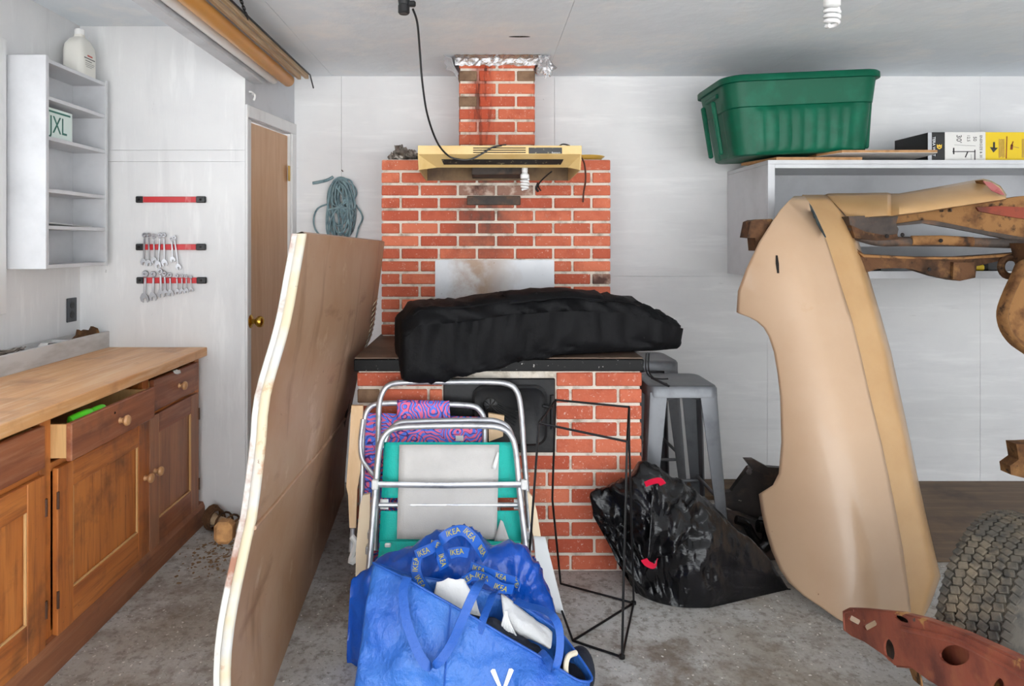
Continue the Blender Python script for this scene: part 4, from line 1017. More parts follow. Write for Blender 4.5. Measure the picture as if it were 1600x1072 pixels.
def sheet(name, quad, a, b, mm, parent, amp=.004, seed=0, nu=14, nv=12, label=None, sag=0.0):
    (tl, tr_, br, bl) = [Vector((q[0], q[1])) for q in quad]; rows = []
    for i in range(nv+1):
        v = i/nv; l = tl.lerp(bl, v); r = tr_.lerp(br, v); row = []
        for j in range(nu+1):
            q = l.lerp(r, j/nu); p = PL(q.x, q.y, a, b); p.y += amp*nz(p, 9, seed)+sag*math.sin(math.pi*j/nu); row.append(p)
        rows.append(row)
    g_ = MB(); g_.grid(rows); o = g_.build(name, mm, parent, label=label, smooth=60); o.modifiers.new('t', 'SOLIDIFY').thickness = .003; return o
sheet('upper_mesh', [(600, 691), (806, 691), (811, 778), (596, 778)], a_+.035, b_, 'teal_mesh', tc_)
sheet('lower_mesh', [(595, 798), (812, 798), (815, 848), (592, 848)], a_+.035, b_, 'teal_mesh', tc_)
sheet('seat_mesh', [(594, 846), (813, 846), (822, 900), (586, 900)], a_+.0, b_, 'teal_mesh', tc_)
sheet('sling', [(624, 695), (780, 695), (776, 843), (620, 842)], a_+.022, b_, 'grey_sling', tc_, .003)
sheet('care_label', [(777, 706), (780, 708), (775, 735), (768, 732)], a_+.014, b_, 'white_plastic', tc_, nu=3, nv=3)
sheet('corner_flap', [(782, 812), (786, 815), (798, 850), (772, 846)], a_+.012, b_, 'grey_sling', tc_, nu=4, nv=4)
for x in (600, 809): sheet('strap', [(x-6, 780), (x+7, 780), (x+7, 796), (x-6, 796)], a_+.032, b_, 'white_plastic', tc_, 0, nu=2, nv=2)
def arm(name, pxs, a, b, mm, parent, th=.018):
    m_ = MB(); m_.prism([PL(x, y, a, b) for x, y in pxs], (0, th, 0)); return m_.build(name, mm, parent, smooth=25)
arm('armrest', [(567, 774), (578, 772), (577, 930), (570, 958), (560, 962), (555, 950), (556, 860), (562, 790)], a_+.085, b_, 'arm_beige', tc_)
arm('armrest', [(824, 768), (833, 778), (839, 800), (845, 838), (834, 840), (828, 815)], a_+.085, b_, 'arm_beige', tc_)
sheet('arm_sheath', [(834, 838), (852, 840), (882, 960), (842, 950)], a_+.075, b_, 'sheath_white', tc_, .008, 3)
for (x, y) in ((576, 858), (826, 858), (579, 834), (823, 834)):
    MB().box(PL(x, y, a_+.02, b_), (.018, .04, .03), .004).build('hinge_bracket', 'aluminium', tc_)
MB().box(PL(606, 852, a_-.01, b_), (.022, .012, .014), .003).build('clip', 'white_plastic', tc_)
for x in (566, 836):
    q = PL(x, 1004, a_, b_); MB().cyl((q.x, q.y, .001), (q.x, q.y, max(q.z, .03)), .014).build('foot_cap', 'white_plastic', tc_)

pc = thing('folding_chair', 'folded wooden armed beach chair with blue and pink printed cloth, behind', 'chair', (-.2, 2.7, 0))
a2, b2_ = 2.62, .22
m = MB(); m.tube(path([(566, 950), (565, 800), (566, 740), (566, 700), (568, 662), (575, 640), (592, 631), (640, 630), (690, 631.5), (735, 634), (750, 642), (757, 662), (757, 720), (758, 800), (760, 950)], a2, b2_, 5), .0115, 12); m.build('frame', 'aluminium', pc)
m = MB(); m.tube(path([(567, 655), (563, 690), (565, 715), (574, 730), (584, 742)], a2-.03, b2_, 6), .009, 10); m.build('arm_link', 'aluminium', pc)
sheet('cloth', [(571, 645), (757, 652), (760, 760), (568, 740)], a2+.005, b2_, 'print_cloth', pc, .01)
sheet('seat_cloth', [(568, 735), (758, 760), (750, 900), (556, 880)], a2+.005, b2_, 'print_cloth', pc, .01)
m = MB(); rows = []
for i in range(17):
    x = 621+81*i/16; y0_ = 630.5+1.2*i/16; row = []
    for k in range(14):
        an = 2*math.pi*k/14; c = PL(x, y0_+ (9 if False else 0), a2, b2_); row.append(c+Vector((0, math.cos(an)*.015, math.sin(an)*.015)))
    rows.append(row)
m.grid(rows, closed_u=True, caps=True); m.build('top_sleeve', 'print_cloth', pc)
sheet('head_cloth', [(621, 628), (702, 630), (704, 660), (620, 656)], a2-.018, b2_, 'print_cloth', pc, .004)
arm('armrest', [(549, 634), (567, 634), (563, 735), (558, 765), (556, 825), (546, 825), (544, 775), (541, 760), (546, 690)], a2-.03, b2_, 'arm_wood', pc)
arm('armrest', [(763, 646), (788, 650), (786, 682), (764, 690)], a2+.01, b2_, 'arm_wood', pc)
m = MB(); m.tube([PL(551, 825, a2-.02, b2_), PL(548, 862, a2-.02, b2_)], .009, 10); m.build('arm_post', 'aluminium', pc)
m = MB(); m.tube(path([(549, 838), (556, 850), (548, 878), (560, 870)], a2-.03, b2_, 4), .012, 8); m.build('hinge_bracket', 'white_plastic', pc)
MB().box(PL(718, 685, a2-.01, b2_), (.032, .004, .022), .001).build('care_label', 'white_plastic', pc)
for x in (566, 760):
    q = PL(x, 950, a2, b2_); MB().cyl((q.x, q.y, .001), (q.x, q.y, max(q.z, .02)+.02), .013).build('foot_cap', 'white_plastic', pc)

# ================================================================ blue bags
def heap(name, m, prof, Yc, df, db_, amp, sc, seed, pw=.75, shear=0.0, parent=None, smooth=60, label=None, nc=64, nr=36, lean=0.0, zpow=1.0, hf=.35, knots=(), tail=0.0, st=(1, 1, 1)):
    top = [P(x, y, Yc) for x, y in prof]; rows = []
    xs = [p.x for p in top]; X0, X1 = xs[0], xs[-1]
    def zt(x):
        for p, q in zip(top, top[1:]):
            if p.x <= x <= q.x: return p.z+(q.z-p.z)*(x-p.x)/max(1e-6, q.x-p.x)
        return 0
    for i in range(nc+1):
        f = i/nc; x = X0+(X1-X0)*(f); h = max(.004, zt(x)); e = max(.12, math.sin(math.pi*min(max(f, .02), .98))**.5); row = []
        if tail: e = min(e, max(.04, (1-f)/tail))
        for k in range(nr+1):
            a = math.pi*k/nr; y = Yc-(df if a < math.pi/2 else db_)*math.copysign(abs(math.cos(a))**pw, math.cos(a))*e
            z = h*math.sin(a)**zpow; p = Vector((x, y, z))
            ps_ = Vector((p.x*st[0]+.35*p.z, p.y*st[1], p.z*st[2]-.3*p.x)); d = -amp*(crumple(ps_, sc, seed)*1.0+hf*crumple(ps_, sc*2.3, seed+5))*(1-.75*max(0, min(1, (f-.5)/.25)) if tail else 1); s_ = min(1, z/.05)
            for (kx, kz, nf_, am_, rad) in knots:
                dx_, dz_ = p.x-kx, p.z-kz; rr__ = math.hypot(dx_, dz_); an = math.atan2(dz_, dx_)+.5*nz(p, 4, seed)
                d += am_*(1-abs(math.sin(an*nf_+2*nz(p, 2.5, 8))))*math.exp(-(rr__/rad)**2)*min(1, rr__/.03)
            p += Vector(((f-.5)*.8, -math.cos(a), math.sin(a)*.8))*d*s_
            p.x += shear*(1-z/.35)*max(0, 1-f*2.2); p.y += lean*z
            p.z = max(p.z, .002); row.append(p)
        rows.append(row)
    g_ = MB(); g_.grid(rows); 
    return g_.build(name, m, parent, smooth=smooth, label=label)
tb = thing('crumpled_bag', 'glossy blue crumpled shopping bag heaped behind, its straps printed in yellow', 'bag', (-.05, 2.26, 0))
heap('bag_body', 'tarp_blue', [(546, 1010), (549, 905), (565, 890), (610, 868), (650, 856), (690, 834), (712, 828), (745, 836), (765, 856), (790, 852), (812, 848), (832, 872), (848, 910), (866, 950), (885, 1010)], 2.26, .14, .12, .055, 4.2, 2.0, parent=tb, nc=110, nr=60, hf=.2, knots=((-.06, .36, 6, .014, .16), (.12, .25, 5, .018, .14), (-.28, .18, 4, .014, .12)))
def strap(name, pxs, Ys, w, wdir, mm, parent, yel=0, n=7):
    pts = smooth_path([P(x, y, Y) for (x, y), Y in zip(pxs, Ys)], n); m_ = MB(); m_.ribbon(pts, w, wdir, .0014); o = m_.build(name, mm, parent, smooth=50)
    for k in range(yel):
        i = int((k+.5)/yel*(len(pts)-2)); p, q = pts[i], pts[i+1]; t = (q-p).normalized()
        d = Vector(wdir); d = (d-t*d.dot(t)).normalized(); nn = t.cross(d); nn = nn if nn.y < 0 else -nn
        if t.x < 0: t = -t
        up = nn.cross(t)
        M_ = Matrix((t, up, nn)).transposed()
        text('print', 'IKEA', w*.8, 'ink_yellow', o, p+nn*.0026, M_.to_euler(), squash=.85, ext=.0002)
    return o
strap('strap', [(683, 868), (688, 846), (705, 832), (724, 829), (740, 842), (752, 860), (758, 872)], [2.11, 2.09, 2.09, 2.10, 2.10, 2.11, 2.14], .032, (.35, .1, 1), 'strap_print', tb, 4)
strap('strap', [(652, 872), (650, 892), (658, 912), (674, 932), (688, 945)], [2.10, 2.08, 2.07, 2.06, 2.07], .030, (1, 0, .3), 'strap_print', tb, 3)
strap('strap', [(700, 942), (712, 922), (728, 906), (742, 899), (762, 905), (782, 918), (802, 921)], [2.07, 2.06, 2.06, 2.065, 2.06, 2.05, 2.06], .030, (.3, 0, 1), 'strap_print', tb, 4)
strap('strap', [(735, 885), (760, 893), (785, 902), (806, 910), (808, 924)], [2.09, 2.08, 2.08, 2.07, 2.06], .028, (.2, 0, 1), 'strap_print', tb, 3)
strap('strap', [(650, 868), (672, 858), (684, 852), (690, 872), (694, 888)], [2.10, 2.09, 2.09, 2.07, 2.08], .030, (.5, 0, 1), 'strap_print', tb, 3)
strap('label_band', [(702, 866), (716, 862), (732, 864)], [2.075, 2.07, 2.075], .03, (0, 0, 1), 'strap_print', tb, 1)

bg_ = thing('shopping_bag', 'large blue woven shopping bag slumped open in front, with white stroke mark', 'bag', (-.05, 1.97, 0))
front = [(583, 879), (612, 893), (640, 907), (680, 930), (720, 953), (760, 976), (800, 1000), (835, 1020), (870, 1042), (905, 1063)]
fy = [2.06, 2.02, 1.99, 1.97, 1.955, 1.945, 1.93, 1.91, 1.89, 1.87]
back = [(925, 1058), (895, 1012), (872, 985), (840, 962), (800, 938), (750, 920), (700, 908), (650, 900), (610, 888)]
by = [1.90, 1.97, 2.02, 2.05, 2.07, 2.085, 2.09, 2.10, 2.10]
rim_ = [P(x, y, Y) for (x, y), Y in zip(front+back, fy+by)]
rim_ = smooth_path(rim_, 5, True); NRM = len(rim_)
bx0, bx1, byf, byb = -.375, .285, 1.80, 2.09
rows = []; cen = Vector((-.045, 1.96, 0))
for i in range(27):
    v = i/26; row = []
    for k, p in enumerate(rim_):
        fx = (p.x-rim_[0].x)/(.30+.336)
        bx_ = bx0+(bx1-bx0)*min(1, max(0, (p.x+.335)/.62)); isb = k > NRM*len(front)/len(front+back)-3
        q = Vector((bx_, byb if isb else byf+.06*(1-fx), .003))
        r = p.lerp(q, v); bul = math.sin(math.pi*v)
        if not isb: r.y -= .035*bul
        d = (.046*crumple(Vector((r.x*1.0+r.z*.6, r.y, r.z*1.0-r.x*.5)), 4.6, 1.0)+.014*crumple(r, 13, 7))*min(1, v*5)
        r += Vector((0, 1 if isb else -1, .25)).normalized()*d; r.z = max(r.z, .002); row.append(r)
    rows.append(row)
bm_ = MB(); bm_.grid(rows, closed_u=True); bo = bm_.build('bag_body', 'bag_blue', bg_, smooth=60); bo.modifiers.new('t', 'SOLIDIFY').thickness = .002
hem = MB(); hem.tube([p+Vector((0, 0, -.001)) for p in rim_], .0035, 6, closed=True); hem.build('hem', 'strap_blue', bg_)
sm2 = MB(); kf = int(NRM*.19); sm2.tube([rows[i][kf]+Vector((0, -.001, 0)) for i in range(27)], .003, 6); sm2.build('seam', 'strap_blue', bg_)
strap('handle', [(637, 902), (630, 925), (634, 965), (645, 1000), (658, 1028), (670, 1041), (686, 1034), (704, 1008), (722, 968), (740, 928), (752, 908), (757, 906)], [1.975, 1.94, 1.90, 1.875, 1.86, 1.855, 1.86, 1.875, 1.89, 1.915, 1.96, 2.05], .026, (1, .25, .12), 'strap_blue', bg_)
strap('handle', [(748, 990), (755, 968), (764, 945), (771, 928), (780, 922)], [1.93, 1.95, 1.985, 2.02, 2.06], .022, (1, .1, .3), 'strap_blue', bg_)
strap('handle', [(838, 1024), (846, 1020), (858, 1034), (866, 1046), (874, 1020), (874, 985), (864, 963), (845, 952), (822, 946), (806, 938)], [1.93, 1.92, 1.88, 1.86, 1.875, 1.90, 1.93, 1.98, 2.02, 2.06], .022, (.8, .35, .4), 'strap_blue', bg_)
def stroke(x0_, y0_, x1_, y1_, w):
    k0 = None; ps = []
    for (x, y) in ((x0_, y0_), (x1_, y1_)): ps.append(P(x, y, 1.80))
    d = (ps[1]-ps[0]).normalized(); n__ = Vector((d.z, 0, -d.x)); out = []
    for (p, ww) in ((ps[0], w), (ps[1], w*.7)):
        for s_ in (-1, 1): out.append(p+n__*s_*ww/2)
    a, b, c, e = out[0], out[1], out[3], out[2]
    return [a+d*-.0, (a+b)/2-d*w*.25, b, c, e]
from mathutils.bvhtree import BVHTree
tri = BVHTree.FromPolygons([tuple(v) for v in bm_.V], bm_.Fc)
def onbag(p):
    o = Vector((0, 0, ZC)); d = (p-o).normalized(); h = tri.ray_cast(o, d); return (h[0]-d*.003) if h[0] else p
lgm = MB()
for args in ((770, 1047, 781, 1073, .013), (799, 1046, 789, 1073, .013), (741, 1080, 766, 1086, .012), (828, 1078, 804, 1086, .012)):
    pl = stroke(*args); lgm = MB(); lgm.prism([onbag(p) for p in pl], (0, -.001, 0)); lgm.build('mark_stroke', 'ink_white', bg_, smooth=0)
# what lies in the bag
wcl = MB(); rows = []
for i in range(22):
    row = []
    for j in range(16):
        u_, v_ = i/21, j/15; a = P(783+80*u_, 925+62*u_, 2.075-.05*u_); b = P(790+66*u_, 985+28*u_, 2.03-.05*u_); p = a.lerp(b, v_)
        p.y -= .03*math.sin(math.pi*v_); p.z += .012*crumple(p, 14, 2); row.append(p)
    rows.append(row)
wcl.grid(rows); wo = wcl.build('white_cloth', 'cloth_white', smooth=60); wo.modifiers.new('t', 'SOLIDIFY').thickness = .005
tag(wo, 'folded white cloth inside the slumped blue shopping bag', 'cloth')
ts = MB(); random.seed(9)
for k in range(9):
    x0_ = 790+random.uniform(-2, 3); x1_ = 784+28*k/8+random.uniform(-3, 3)
    ts.tube(smooth_path([P(x0_, 955, 2.0), P((x0_+x1_)/2+random.uniform(-4, 4), 980, 1.985), P(x1_, 1004+random.uniform(-8, 6), 1.985)], 6), .0032, 6)
tag(ts.build('tassel_cord', 'cloth_white'), 'bunch of white tassel cords hanging inside the blue shopping bag', 'cord')
nv_ = heap('navy_cloth', 'cloth_navy', [(690, 1000), (720, 962), (770, 968), (820, 1000), (850, 1020), (880, 1060)], 1.99, .06, .05, .03, 10, 4, nc=30, nr=18); tag(nv_, 'dark navy cloth at the bottom of the blue shopping bag', 'cloth')
gc = heap('grey_cloth', 'cloth_white', [(668, 975), (682, 910), (700, 905), (725, 908), (742, 930), (755, 975)], 2.045, .03, .03, .02, 12, 6, nc=24, nr=18); tag(gc, 'pale grey bundle showing between the printed straps', 'cloth')
bc = thing('padded_cap', 'black padded object with cream piping beside the blue shopping bag', 'padded item', (.305, 1.98, 0))
m = MB(); rows = []
for i in range(15):
    t = i/14; row = []
    for k in range(24):
        a = 2*math.pi*k/24; r = .075*math.sin(math.pi*min(.98, .06+.90*t))**.6
        c = P(884+44*t, 1046+18*t, 1.97); row.append(c+Vector((math.cos(a)*r*.35, math.sin(a)*r*.9, math.sin(a)*r*.25+math.cos(a)*r*.75))+Vector((0, .03, -.015)))
    rows.append(row)
m.grid(rows, closed_u=True, caps=True); m.build('padding', 'cloth_navy', bc, smooth=60)
m = MB(); m.tube(smooth_path([P(900, 1020, 1.93), P(888, 1026, 1.91), P(884, 1044, 1.90), (P(887, 1066, 1.90)), P(892, 1085, 1.91)], 6), .0075, 8); m.build('piping', 'cord_cream', bc)

# ================================================================ wire rack and black sack
wr = thing('wire_rack', 'thin black wire stand standing before the hearth beside the black sack', 'rack', (.4, 2.4, 0))
def wire(name, pts, r=.0042): return MB().tube([Vector(p) for p in pts], r, 8).build(name, 'wire_black', wr)
ftr = P(980, 690, 2.33); ftl = P(842, 661, 2.40); btl = P(868, 625, 2.60); btr = P(983, 636, 2.52)
ffr = P(972, 1030, 2.25); ffr.z = .006; ffl = P(895, 1001, 2.345); bfr = P(990, 944, 2.58); bfr.z = .01; bfl = P(876, 912, 2.72)
wire('post', [ftr, P(975, 880, 2.28), ffr]); wire('post', [ftl, P(830, 830, 2.38), P(820, 960, 2.375)]); wire('post', [btr, P(983, 690, 2.52), bfr+Vector((0, 0, .02)), bfr+Vector((0, 0, -.005))]); wire('post', [btl, P(863, 780, 2.66), bfl])
wire('top_wire', [ftl, ftr]); wire('top_wire', [btl, btr]); wire('top_wire', [ftr, btr]); wire('top_wire', [ftl, btl])
wire('bottom_wire', [bfl, bfr]); wire('bottom_wire', [ffl, ffr]); wire('bottom_wire', [ffl, bfr]); wire('bottom_wire', [ffl, P(878, 955, 2.48)]); wire('bottom_wire', [ffr, bfr])
for p in (ffr, bfr): MB().lathe([(.004, -.006), (.010, -.003), (.010, .006), (.004, .010)], 12, Matrix.Translation(p)).build('foot', 'wire_black', wr)
ts_ = thing('black_sack', 'black plastic sack slumped on the floor beside the stool, red ties showing', 'sack', (.75, 2.8, 0))
heap('sack_body', 'binliner', [(912, 925), (914, 800), (925, 772), (955, 762), (985, 748), (1008, 728), (1030, 726), (1060, 742), (1100, 782), (1140, 815), (1170, 838), (1200, 872), (1235, 925)], 2.70, .14, .12, .075, 4.0, 3.0, pw=.8, shear=.20, parent=ts_, nc=150, nr=90, zpow=.9, tail=.45, hf=.3, st=(1.3, 1, .8), knots=((.66, .30, 6, .026, .20), (.47, .26, 5, .022, .12)))
m = MB(); rows = []
for i in range(26):
    row = []
    for j in range(18):
        u_, v_ = i/25, j/17; a = P(1015+ 62*u_, 733+40*u_, 2.68); b = P(1004+70*u_, 895-50*u_, 2.54); p = a.lerp(b, v_)
        p.y -= .055*math.sin(math.pi*v_)+.03*math.cos(u_*9)*.5; p += Vector((0, -1, .4))*.06*crumple(p, 8, 6); row.append(p)
    rows.append(row)
m.grid(rows); fo_ = m.build('sack_fold', 'binliner', ts_, smooth=60); fo_.modifiers.new('t', 'SOLIDIFY').thickness = .002
for pts in ([(1008, 757), (1018, 753), (1030, 751), (1036, 757)], [(1006, 874), (1012, 881), (1022, 884), (1027, 874)]):
    Y = 2.60 if pts[0][1] < 800 else 2.47
    m = MB(); m.ribbon(smooth_path([P(x, y, Y) for x, y in pts], 5), .026, (.2, -.4, 1), .0015); m.build('tie', 'tie_red', ts_, label='red drawstring tie')

# dark car part between sack and fender
cpn = thing('suspension_bracket', 'black greasy car bracket with bolts standing behind the black sack', 'car part', (1.2, 3.0, 0))
def poly(name, pts, Y, th, mm, parent, bev=0, label=None, skew=(0, 0)):
    m_ = MB(); m_.prism([P(x, y, Y)+Vector((0, skew[0]*(x-pts[0][0])/100+skew[1]*(y-pts[0][1])/100, 0)) for x, y in pts], (0, th, 0)); return m_.build(name, mm, parent, smooth=20, label=label)
poly('plate', [(1170, 731), (1182, 727), (1224, 748), (1230, 790), (1214, 826), (1196, 818), (1160, 806), (1130, 790), (1128, 770), (1143, 768)], 3.06, .03, 'car_black', cpn)
poly('horn', [(1164, 718), (1178, 718), (1200, 730), (1226, 732), (1230, 748), (1205, 745), (1176, 734)], 3.02, .03, 'car_black', cpn)
poly('foot_plate', [(1135, 802), (1160, 806), (1215, 828), (1224, 850), (1210, 884), (1176, 868), (1142, 836)], 2.95, .05, 'car_black', cpn)
for x, y, Y in ((1170, 737, 3.055), (1189, 811, 3.055), (1172, 730, 3.05)):
    MB().lathe([(.013, 0), (.013, .008), (.009, .012)], 6, Matrix.Translation(P(x, y, Y)) @ Matrix.Rotation(math.pi/2, 4, 'X')).build('bolt', 'steel', cpn, smooth=0)
m = MB(); m.tube(path([(1150, 812), (1165, 818), (1176, 838), (1186, 850)], 2.93, 0), .018, 10); m.tube(path([(1184, 822), (1198, 826), (1200, 846), (1190, 856)], 2.92, 0), .026, 12); m.build('arm', 'binliner', cpn)
fb = MB().b2((.95, 3.64, .001), (1.62, 3.905, .022), .003); tag(fb.build('floor_plank', 'floor_ply'), 'brown plank lying on the floor along the back wall behind the stools', 'plank')
fb = MB().b2((1.63, 2.93, .001), (3.7, 3.905, .010), .002); tag(fb.build('plywood_sheet', 'floor_ply'), 'dark brown plywood sheet lying on the floor behind the fender and tyre', 'plywood')

# ================================================================ white shelf cabinet on the back wall
wc_ = thing('wall_cabinet', 'long white open cabinet hung on the back wall behind the tan fender', 'cabinet', (2.2, 3.63, 1.197))
qx0, qx1, qy0, qy1, qz0, qz1 = 1.396, 3.15, 3.347, 3.905, 1.197, 1.778
MB().b2((qx0, qy0+.02, qz0+.001), (qx0+.02, qy1, qz1-.021), .001).build('side_panel', 'shelf_white', wc_, smooth=0)
MB().b2((qx1-.02, qy0+.02, qz0+.001), (qx1, qy1, qz1-.021), .001).build('side_panel', 'shelf_white', wc_, smooth=0)
MB().b2((qx0, qy0+.0, qz1-.02), (qx1, qy1, qz1), .001).build('top_panel', 'shelf_white', wc_, smooth=0)
MB().b2((qx0+.0205, qy0+.02, qz0), (qx1-.0205, qy1, qz0+.018), .001).build('bottom_panel', 'shelf_white', wc_, smooth=0)
MB().b2((qx0+.0205, qy1-.008, qz0+.0185), (qx1-.0205, qy1, qz1-.021)).build('back_panel', 'shelf_white', wc_, smooth=0)
MB().b2((qx0+.0205, qy0+.06, 1.352), (qx1-.0205, qy1-.0085, 1.372), .001).build('shelf', 'shelf_white', wc_, smooth=0)
MB().b2((qx0, qy0, qz0), (qx0+.034, qy0+.0195, qz1-.0205), .001).build('face_stile', 'shelf_white', wc_, smooth=0)
MB().b2((qx0+.0345, qy0, qz0), (qx1, qy0+.0195, qz0+.036), .001).build('bottom_rail', 'shelf_white', wc_, smooth=0)
MB().b2((qx0+.0345, qy0, qz1-.040), (qx1, qy0+.0195, qz1-.0205), .001).build('top_rail', 'shelf_white', wc_, smooth=0)
# small things low in the cabinet, seen past the rusty bars
MB_ = MB(); MB_.b2((2.30, 3.40, 1.2345), (2.50, 3.46, 1.262), .006); tag(MB_.build('yellow_sleeve', 'box_yellow'), 'small yellow and white packet on the bottom of the white wall cabinet', 'packet')
MB_ = MB(); MB_.b2((2.51, 3.42, 1.2155), (2.62, 3.54, 1.30), .02); tag(MB_.build('black_case', 'black_plastic'), 'small black case beside the yellow packet in the white wall cabinet', 'case')
MB_ = MB(); MB_.b2((1.62, 3.46, 1.2155), (2.02, 3.62, 1.262), .006); tag(MB_.build('dark_tray', 'black_plastic'), 'flat dark tray at the near end of the wall cabinet floor', 'tray')

# boards, tote and boxes on top
def slab(name, pts, z, th, mtop, label, tiltx=0, tilty=0, cat='board'):
    m_ = MB(); c = sum((Vector((x, y, 0)) for x, y in pts), Vector())/len(pts)
    m_.prism([Vector((x, y, z+(x-c.x)*tiltx+(y-c.y)*tilty)) for x, y in pts], (0, 0, th)); o = m_.build(name, mtop, smooth=0); return tag(o, label, cat)
slab('hardboard_strip', [(1.36, 3.60), (1.44, 3.352), (1.86, 3.350), (1.86, 3.60)], qz1+.0005, .014, 'hardboard', 'brown hardboard sheet under the green tote on the cabinet top, lower one')
t2 = thing('shelf_board', 'white faced board with brown edge sticking out under the green tote, upper one', 'board', (1.95, 3.5, qz1+.022))
m_ = MB(); ptsb = [(1.66, 3.40), (1.72, 3.275), (2.175, 3.27), (2.20, 3.40), (2.20, 3.62), (1.66, 3.62)]
m_.prism([Vector((x, y, qz1+.020+(3.62-y)*.02)) for x, y in ptsb], (0, 0, .012)); m_.build('core', 'hardboard', t2, smooth=0)
m_ = MB(); m_.prism([Vector((x, y, qz1+.0175+(3.62-y)*.02)) for x, y in ptsb], (0, 0, .002)); m_.build('face', 'board_face', t2, smooth=0)

to = thing('storage_tote', 'large green plastic tote with ribbed sides on top of the white cabinet', 'tote', (1.56, 3.515, qz1))
TH = .385; NT_ = 160
def rrect(hx, hy_, r, n):
    """closed rounded rectangle sampled evenly by arc length"""
    segs = [(2*(hx-r), 'l'), (math.pi*r/2, 'c')]*1; per = 4*(hx-r)+4*(hy_-r)+2*math.pi*r; out = []
    for k in range(n):
        s = per*k/n; 
        for (L, kind, i) in ((2*(hx-r), 0, 0), (math.pi*r/2, 1, 0), (2*(hy_-r), 0, 1), (math.pi*r/2, 1, 1), (2*(hx-r), 0, 2), (math.pi*r/2, 1, 2), (2*(hy_-r), 0, 3), (math.pi*r/2, 1, 3)):
            if s <= L: break
            s -= L
        if kind == 0:
            p, d = [((-(hx-r), -hy_), (1, 0)), ((hx, -(hy_-r)), (0, 1)), ((hx-r, hy_), (-1, 0)), ((-hx, hy_-r), (0, -1))][i]
            q = (p[0]+d[0]*s, p[1]+d[1]*s); nn_ = (d[1], -d[0])
        else:
            cxx, cyy, a0 = [((hx-r), -(hy_-r), -90), (hx-r, hy_-r, 0), (-(hx-r), hy_-r, 90), (-(hx-r), -(hy_-r), 180)][i]
            a = math.radians(a0)+s/r; q = (cxx+math.cos(a)*r, cyy+math.sin(a)*r); nn_ = (math.cos(a), math.sin(a))
        out.append((q, nn_, i if kind == 0 else -1))
    return out
TM = Matrix.Translation((1.565, 3.515, qz1+.030)) @ Matrix.Rotation(math.radians(-2.6), 4, 'Y') @ Matrix.Rotation(math.radians(.5), 4, 'Z')
def tring(hx, hy_, r, z, fl=0.0):
    out = []
    for (q, nn_, side) in rrect(hx, hy_, r, NT_):
        f = 0
        if fl and side in (0, 2): f = fl*abs(math.sin(q[0]*math.pi/.062))**.7*min(1, max(0, (hx-.10-abs(q[0]))/.03))
        elif fl and side in (1, 3): f = -.010 if abs(q[1]) < .06 else 0
        out.append(TM @ Vector((q[0]+nn_[0]*f, q[1]+nn_[1]*f, z)))
    return out
tp_ = MB(); rows = []
def half(z): f = z/TH; return (.325+.047*f, .188+.037*f, .07+.02*f)
rows.append(tring(.29, .155, .05, 0.004)); rows.append(tring(.312, .176, .06, 0))
for z, fl_ in ((.008, .0), (.022, .006), (.045, .011), (.10, .011), (.16, .011), (.205, .011), (.222, .006), (.229, .001), (.232, .0)): rows.append(tring(*half(z), z, fl_))
for z, e in ((.236, .007), (.28, .008), (.33, .009), (.352, .010)): 
    a, b, c = half(z); rows.append(tring(a+e, b+e, c, z))
rows += [tring(.388, .243, .10, .350), tring(.394, .249, .10, .353), tring(.394, .249, .10, .378), tring(.388, .243, .10, .385), tring(.372, .227, .09, .385)]
for z in (.35, .2, .05, .01): a, b, c = half(z); rows.append(tring(a-.004, b-.004, c, z))
tp_.grid(rows, closed_u=True, caps=True); tp_.build('tote_body', 'tote_green', to, smooth=50)
hd = MB()
for sgn in (-1, 1):
    hd = MB()
    for u_ in (-.085, .062): hd.box((sgn*.362, u_+.011, .20), (.022, .022, .27), .006, TM @ Matrix.Rotation(sgn*.115, 4, 'Y'))
    hd.box((sgn*.372, 0, .318), (.026, .17, .022), .006, TM); hd.build('handle_rib', 'tote_green', to)

pb = thing('product_box', 'long black, white and yellow printed box on the cabinet top beside the green tote', 'box', (2.75, 3.56, qz1))
py0, pz0, pz1 = 3.42, qz1+.004, 1.926
bxs = [(2.228, 2.247, 'galvanised', 'sleeve_end'), (2.2472, 2.312, 'box_black', 'black_panel'), (2.3122, 2.516, 'box_white', 'white_panel'), (2.5162, 2.98, 'box_yellow', 'yellow_panel')]
MB().b2((2.2285, py0+.003, pz0), (2.98, 3.70, pz1-.001), .002).build('carton', 'box_black', pb, smooth=0)
for a, b, mm, nm in bxs: MB().b2((a, py0, pz0+.004), (b, py0+.0028, pz1), .0005).build(nm, mm, pb, smooth=0)
MB().b2((2.20, py0-.006, qz1+.0005), (3.0, 3.71, qz1+.0035)).build('cardboard_tray', 'board_face', pb, smooth=0)
DW = (math.pi/2, math.pi/2, 0)
def bx_(px, py): return (( px-VX)*py0/F, py0-.0008, ZC-(py-VY)*py0/F)
text('brand_lettering', 'TERA VOLT', .019, 'ink_white', pb, bx_(1459, 229), DW)
em = MB(); c = Vector(bx_(1467.5, 229)); sc_ = .013
em.prism([c+Vector((x*sc_, 0, z*sc_)) for x, z in ((-1, .9), (-.4, .4), (0, .9), (.4, .4), (1, .9), (.9, -.5), (0, -1.1), (-.9, -.5))], (0, -.0006, 0)); em.build('emblem', 'emblem_gold', pb, smooth=0)
em = MB(); em.prism([c+Vector((x*sc_, -.0007, z*sc_)) for x, z in ((-.5, .05), (0, -.25), (.5, .05), (.4, -.35), (0, -.6), (-.4, -.35))], (0, -.0005, 0)); em.build('emblem_inset', 'box_black', pb, smooth=0)
